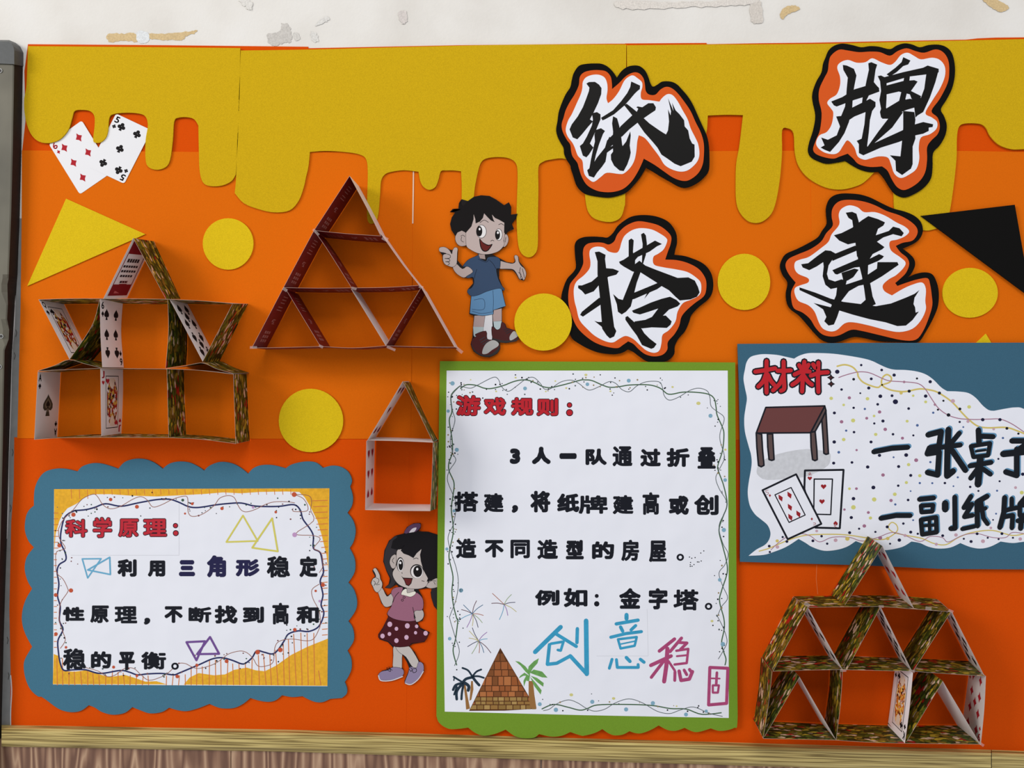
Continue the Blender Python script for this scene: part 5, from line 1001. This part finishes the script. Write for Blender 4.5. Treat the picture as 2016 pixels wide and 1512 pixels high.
def faces(card_ob, S, flip, num, suit, rgb, court_m=None, only=None, big=False, off=.00032):
    b = MB(); m = ink(rgb)
    def P(x, y, k=0):
        u, v = (1 - x / 57 if flip else x / 57), y / 88
        return S(u, v) + nrm(S, u, v) * (off + k)
    def clip(pts, ax, lim, keep):
        out = []
        for i in range(len(pts)):
            a, c = pts[i - 1], pts[i]; ia, ic = (a[ax] - lim) * keep >= 0, (c[ax] - lim) * keep >= 0
            if ia != ic:
                t = (lim - a[ax]) / (c[ax] - a[ax]); out.append((a[0] + (c[0] - a[0]) * t, a[1] + (c[1] - a[1]) * t))
            if ic: out.append(c)
        return out
    def poly(pts, mm, k=0):
        """cut along the card's own mesh rows so that the print follows its bend"""
        nv = S.nv if hasattr(S, 'nv') else 1
        ys_ = [p[1] for p in pts]; r0 = int(min(ys_) / 88 * nv + 1e-6); r1 = min(nv - 1, int(max(ys_) / 88 * nv - 1e-6))
        for i in range(max(r0, 0), r1 + 1):
            q = pts if r0 == r1 else clip(clip(pts, 1, 88 * i / nv, 1), 1, 88 * (i + 1) / nv, -1)
            if len(q) < 3: continue
            for s_ in ((1, -1) if (min(p[0] for p in q) < 28.4 and max(p[0] for p in q) > 28.6 and nv > 1) else (0,)):
                q2 = clip(q, 0, 28.5, s_) if s_ else q
                if len(q2) >= 3: poly1(q2, mm, k)
    def poly1(pts, mm, k=0):
        tri = tessellate_polygon([[Vector((p[0], p[1], 0)) for p in pts]])
        b.add([P(x, y, k) for x, y in pts], tri, mm, [(x / 1000 + .001, y / 1000 + .001) for x, y in pts])
    def idx(inv):
        vs, fs = GLY[num]; f = (lambda x, y: (57 - x, 88 - y)) if inv else (lambda x, y: (x, y))
        for ox, oy in ((0, 0), (.35, 0), (0, .35), (-.35, 0), (0, -.35)):
            b.add([P(*f(3 + vx * 6 + ox, 12 - vy * 9 + oy), abs(ox) * 1e-5) for vx, vy in vs], fs, m)
        for s in suit(*f(6, 18), 3.3, -1 if inv else 1): poly(s, m)
    if num in GLY: idx(False); idx(True)
    if court_m:
        poly([(12, 9), (45, 9), (45, 79), (12, 79)], OUT); poly([(13, 10), (44, 10), (44, 78), (13, 78)], M_WHITECARD, 2e-5)
        poly([(15, 28), (22, 16), (35, 14), (42, 30), (42, 58), (36, 73), (22, 74), (15, 60)], court_m, 4e-5)
        for p in ([(22, 12), (34, 12), (34, 22), (28, 27), (22, 22)], [(35, 76), (23, 76), (23, 66), (29, 61), (35, 66)]): poly(p, ink((220, 200, 180)), 6e-5)
        for s in suit(17, 16, 4.5) + suit(40, 72, 4.5, -1): poly(s, m, 8e-5)
    elif num == 'A' or big:
        for s in suit(28.5, 42, 13): poly(s, ink((70, 60, 48)))
        for s in suit(28.5, 42, 8.5): poly(s, ink((110, 98, 80)), 3e-5)
        for s in suit(28.5, 42, 5): poly(s, ink((34, 28, 24)), 5e-5)
    else:
        for x, y in LAY.get(only or num, []):
            for s in suit(x, y, 6.6, -1 if y > 50 else 1): poly(s, m)
    return b.build('printed_face', card_ob)
def redprint(card_ob, S, flip=False, off=.00032):
    """small pale lettering blocks printed on the dark red card back"""
    b = MB(); m = ink((166, 104, 96))
    def q(x0, x1, y0, y1):
        g = lambda x, y: S(1 - x if flip else x, y) + nrm(S, x, y) * off
        b.add([g(x0, y0), g(x1, y0), g(x1, y1), g(x0, y1)], [(0, 1, 2, 3)], m)
    rr = random.Random(len(card_ob.name))
    for y in (.70, .77, .84):
        for k in range(3): q(.3 + k * .14, .40 + k * .14, y, y + .045)
    for y in (.12, .17, .22, .29, .34): q(.3 + rr.uniform(0, .06), .7 - rr.uniform(0, .1), y, y + .014)
    q(.42, .6, .50, .515); q(.38, .46, .515, .55); q(.5, .56, .53, .57); q(.44, .62, .57, .58)
    b.build('printed_marks', card_ob)
def tape(root, x, y, w, h, d, rot=0):
    c, s = math.cos(rot), math.sin(rot); b = MB()
    b.sheet([(x + a * w * c - e * h * s, y + a * w * s + e * h * c) for a, e in ((-.5, -.5), (.5, -.5), (.5, .5), (-.5, .5))], None, d, M_TAPE)
    b.build('tape', root)

# --- two flat cards at the top left
BLK, RDD = (24, 20, 22), (172, 34, 44)
z0 = Z(0, 0, 3.4365)
def flat(pts, d, name, num, suit, rgb, lab):
    TL, TR, BR, BL = z0(pts); r = empty(name, (TL[0] + BR[0]) / 2, (TL[1] + BR[1]) / 2, lab, 'playing card', 'flat playing cards tucked under the drips', d=d)
    P_ = lambda u, v: ((TL[0] * (1 - u) + TR[0] * u) * (1 - v) + (BL[0] * (1 - u) + BR[0] * u) * v, (TL[1] * (1 - u) + TR[1] * u) * (1 - v) + (BL[1] * (1 - u) + BR[1] * u) * v)
    S = lambda u, v: W(*P_(u, v), d + .0003)
    out = []
    for cx, cy, a0 in ((.06, .04, 180), (.94, .04, 270), (.94, .96, 0), (.06, .96, 90)):
        for k in range(4): a = math.radians(a0 + k * 30); out.append(P_(cx + .06 * math.cos(a), cy + .04 * math.sin(a)))
    b = MB(); b.sheet(out, d, d + .0003, mat('glossy_card_face', (226,225,227), .45, 0, 1, 0, .4)); ob = b.build('card_stock', r)
    faces(ob, S, False, num, suit, rgb, off=.00004)
flat([(330, 975), (553, 815), (765, 1160), (540, 1315)], .0021, 'playing_card', '6', dia, RDD, 'flat six of diamonds card, lower left of the pair')
flat([(785, 768), (1025, 881), (840, 1243), (600, 1130)], .0024, 'playing_card', '5', club, BLK, 'flat five of clubs card, overlapping the six of diamonds')

# --- castle of cards (left)
zc = Z(0, 440, 3.2865)
K1 = empty('card_castle', 280, 690, 'castle built of playing cards with pointed roof and two flared sides, at left', 'card house', 'card houses glued to the display', d=.0025)
WH, LF = M_WHITECARD, M_LEAF
def C(F, B, vis, oth, b=.0025, label=None, nv=10, zf=zc, root=K1):
    S = cardsurf(zf(F), zf(B) if B else None, b, nv=nv); o = card(root, S, vis, oth, label=label); return o, S
o, S = C([(862,95),(668,488)], [(995,115),(822,482)], WH, LF, label='promotional card with red and white print')
b = MB()
def pq(x0, x1, y0, y1, m, k=0):
    g = lambda x, y: S(1 - x, y) + nrm(S, .5, .5) * (.00032 + k)
    b.add([g(x0, y0), g(x1, y0), g(x1, y1), g(x0, y1)], [(0, 1, 2, 3)], m)
DR = ink((128, 22, 28)); TX = ink((48, 34, 36))
pq(.1, .92, .04, .25, DR); pq(.1, .92, .76, .95, DR); pq(.1, .13, .25, .76, DR); pq(.89, .92, .25, .76, DR); pq(.3, .75, .87, .91, ink((190, 90, 90)), 3e-5)
for yy in (.7, .725, .75): pq(.35, .68, yy, yy + .01, DR)
for y, n in ((.33, 5), (.44, 6), (.52, 6), (.60, 5), (.70, 3)):
    for k in range(n): pq(.5 + (k - n / 2) * .11, .5 + (k - n / 2) * .11 + .085, y, y + (.06 if y < .4 else .036), TX)
b.build('printed_face', o)
C([(862,95),(1075,490)], [(995,115),(1168,488)], LF, WH)
C([(250,492),(450,486),(650,486)], [(415,522),(600,520),(790,518)], LF, WH)
C([(650,486),(860,487),(1085,490)], [(790,518),(1000,522),(1205,520)], LF, WH)
C([(1085,490),(1300,500),(1505,517)], [(1205,520),(1400,524),(1605,520)], LF, WH)
o, S = C([(250,492),(450,878)], [(415,522),(585,870)], WH, LF, label='queen of spades'); faces(o, S, True, 'Q', spade, BLK, M_COURT)
C([(450,878),(560,720),(612,620),(645,490)], [(600,888),(700,760),(760,640),(790,518)], LF, WH, nv=14)
o, S = C([(648,490),(650,700),(662,930)], [(795,505),(783,700),(800,932)], WH, LF, label='six of spades'); faces(o, S, True, '6', spade, BLK)
C([(1085,495),(1090,700),(1072,935)], [(1200,500),(1212,750),(1205,915)], LF, WH)
o, S = C([(1100,495),(1310,890)], [(1205,505),(1405,885)], WH, LF, label='ten of spades'); faces(o, S, True, '', spade, BLK, only='X')
C([(1310,895),(1505,520)], [(1420,893),(1605,520)], LF, WH)
C([(245,955),(450,944),(650,937)], [(392,962),(600,946),(795,945)], LF, WH)
C([(650,937),(1075,941)], [(795,945),(1195,946)], LF, WH)
C([(1075,941),(1290,950),(1510,975)], [(1195,946),(1400,958),(1600,972)], LF, WH)
C([(245,953),(350,920),(445,881),(550,908),(655,934)], [(400,950),(500,915),(600,885),(700,908),(800,930)], LF, LF, nv=14)
C([(1075,938),(1200,920),(1310,902),(1400,940),(1510,970)], [(1205,925),(1320,912),(1420,890),(1510,930),(1612,966)], LF, LF, nv=14)
o, S = C([(245,960),(222,1398)], [(392,960),(370,1385)], WH, LF, label='ace of spades'); faces(o, S, True, 'A', spade, BLK)
o, S = C([(650,940),(652,1100),(656,1375)], [(795,945),(795,1100),(785,1358)], WH, LF, label='jack of hearts'); faces(o, S, True, 'J', hrt, RDD, M_COURT)
C([(1080,940),(1085,1150),(1092,1385)], [(1190,945),(1195,1150),(1205,1365)], LF, WH)
C([(1510,975),(1525,1425)], [(1595,970),(1615,1405)], LF, WH)
C([(222,1398),(400,1386),(650,1383)], [(370,1382),(560,1366),(785,1360)], LF, WH)
C([(650,1383),(1090,1385)], [(785,1360),(1205,1365)], LF, WH)
C([(1090,1385),(1300,1396),(1525,1425)], [(1205,1365),(1400,1378),(1615,1405)], LF, WH)

# --- triangle of cards
zt = Z(470, 330, 3.978)
K2 = empty('card_triangle', 700, 560, 'big triangle of dark red playing cards, three tiers, left of the boy', 'card house', 'card houses glued to the display', d=.0025)
a, L1, R1, L2, M2, R2, BL, b1, b2, BR = (868,65),(590,492),(1112,535),(350,940),(885,942),(1420,930),(103,1412),(640,1400),(1152,1395),(1690,1405)
def T(F, vis=M_RED, oth=WH, pr=True, label=None, flip=False):
    o, S = C(F, None, vis, oth, zf=zt, root=K2, label=label)
    if pr: redprint(o, S, flip)
    return o, S
T([a, (735,270), L1], flip=True); T([L1, (470,715), L2], flip=True); T([L2, BL], flip=True)
T([a, (1000,310), R1], WH, M_RED, False); T([(1108,510), (1270,740), R2], WH, M_RED, False); T([(1430,940), BR], WH, M_RED, False)
T([L1, (850,518), R1]); T([L2, (620,944), M2]); T([M2, (1160,938), (1412,922)])
T([(595,500), (700,650), M2]); T([(370,955), b1]); T([(880,950), b2], WH, M_RED, False, 'card showing its pale side'); T([(1425,945), b2], flip=True)
T([BL, (370,1408), b1]); T([b1, (900,1412), b2]); T([b2, (1400,1402), BR])
for x, y, w_, h_, r_ in ((622, 457, 16, 5, .8), (758, 470, 12, 8, .5), (905, 690, 14, 6, .7), (770, 686, 18, 5, .4), (829, 565, 9, 5, .3), (499, 684, 14, 5, 0), (632, 682, 9, 5, .5), (697, 568, 10, 5, .3), (561, 570, 10, 6, .6)):
    (X, Y) = (x, y); tape(K2, X, Y, w_, h_, .0556, r_)

# --- small house of cards
zh = Z(660, 730, 5.04)
K3 = empty('card_hut', 790, 880, 'small single house of playing cards with pitched roof, beside green poster', 'card house', 'card houses glued to the display', d=.0025)
def H(F, B=None, vis=WH, oth=LF, label=None): return C(F, B, vis, oth, zf=zh, root=K3, label=label)
o, S = H([(670,105),(320,690)]); faces(o, S, True, '', hrt, (120, 30, 40), only='5')
H([(672,108),(820,400),(968,705)], [(745,115),(880,420),(1025,700)], LF, WH)
H([(315,689),(640,697),(970,711)], None, WH, LF)
o, S = H([(310,695),(298,1380)]); faces(o, S, True, '8', hrt, (150, 26, 42), only='6')
H([(970,711),(960,1050),(942,1390)], [(1026,705),(1020,1050),(1003,1368)], LF, WH)
H([(298,1380),(620,1388),(942,1391)], None, WH, LF)

# --- large house of cards (lower right)
zr = Z(1450, 1030, 3.1378)
K4 = empty('card_pyramid_house', 1715, 1290, 'largest house of leafy backed playing cards, three tiers, lower right', 'card house', 'card houses glued to the display', d=.0025)
def Rr(F, B=None, vis=LF, oth=WH, b=.0025, label=None): return C(F, B, vis, oth, b=b, zf=zr, root=K4, label=label)
Rr([(902,142),(670,505)], [(810,80),(582,440)], b=.0084)
o, S = Rr([(902,142),(1095,525)], [(815,82),(1005,452)], WH, LF, b=.0084); faces(o, S, False, '', hrt, RDD, only='6')
for F, B in (([(440,520),(885,514)], [(352,452),(800,446)]), ([(885,514),(1325,548)], [(800,446),(1010,450),(1235,468)])): Rr(F, B)
Rr([(440,520),(225,915)], [(350,455),(160,822)])
o, S = Rr([(446,528),(655,905)], [(362,462),(572,828)], WH, LF); faces(o, S, False, '', spade, BLK, only='7')
Rr([(888,520),(680,908)], [(800,450),(592,830)])
o, S = Rr([(893,524),(1082,912)], [(808,455),(1003,838)], WH, LF); faces(o, S, False, '', spade, BLK, only='X')
Rr([(1325,548),(1090,915)], [(1235,470),(1003,840)])
o, S = Rr([(1332,552),(1530,942)], [(1243,472),(1440,862)], WH, LF); faces(o, S, False, '', spade, BLK, only='8')
for F, B in (([(225,915),(440,908),(660,905)], [(160,822),(590,818)]), ([(660,905),(1085,915)], [(590,818),(1010,832)]), ([(1085,915),(1300,930),(1530,945)], [(1010,832),(1440,852)])): Rr(F, B)
Rr([(220,918),(200,1100),(165,1330)], [(152,825),(138,1010),(108,1212)])
Rr([(390,950),(172,1320)], None)
Rr([(390,952),(612,1335)], None, WH, LF)
Rr([(655,910),(642,1120),(615,1340)], [(580,830),(572,1030),(540,1245)])
o, S = Rr([(1090,925),(1068,1150),(1040,1360)], [(985,845),(960,1060),(935,1250)], mat('bright_card_face', (238, 234, 234), .45, 0, 1, 0, .4), LF, label='king of clubs'); faces(o, S, False, 'K', club, BLK, M_COURT2)  # king's face colour lightened to imitate light from the left
Rr([(1275,975),(1050,1350)], None)
o, S = Rr([(1275,978),(1505,1365)], None, WH, LF)
o, S = Rr([(1540,945),(1530,1150),(1508,1370)], [(1445,860),(1420,1050),(1393,1250)], WH, LF, label='nine of diamonds'); faces(o, S, False, '9', dia, RDD)
for F, B in (([(165,1330),(610,1340)], [(110,1222),(540,1240)]), ([(610,1340),(830,1354),(1045,1360)], [(540,1240),(935,1250)]), ([(1045,1360),(1505,1366)], [(935,1250),(1393,1250)])): Rr(F, B)
for x, y, w_, h_, r_ in ((1589, 1190, 12, 7, .6), (1828, 1198, 12, 7, .1), (1872, 1203, 10, 5, .4), (1735, 1194, 10, 5, 0), (1660, 1320, 12, 5, 0), (1795, 1321, 12, 5, .2), (1932, 1465, 12, 5, .6)):
    tape(K4, x, y, w_, h_, .0556, r_)
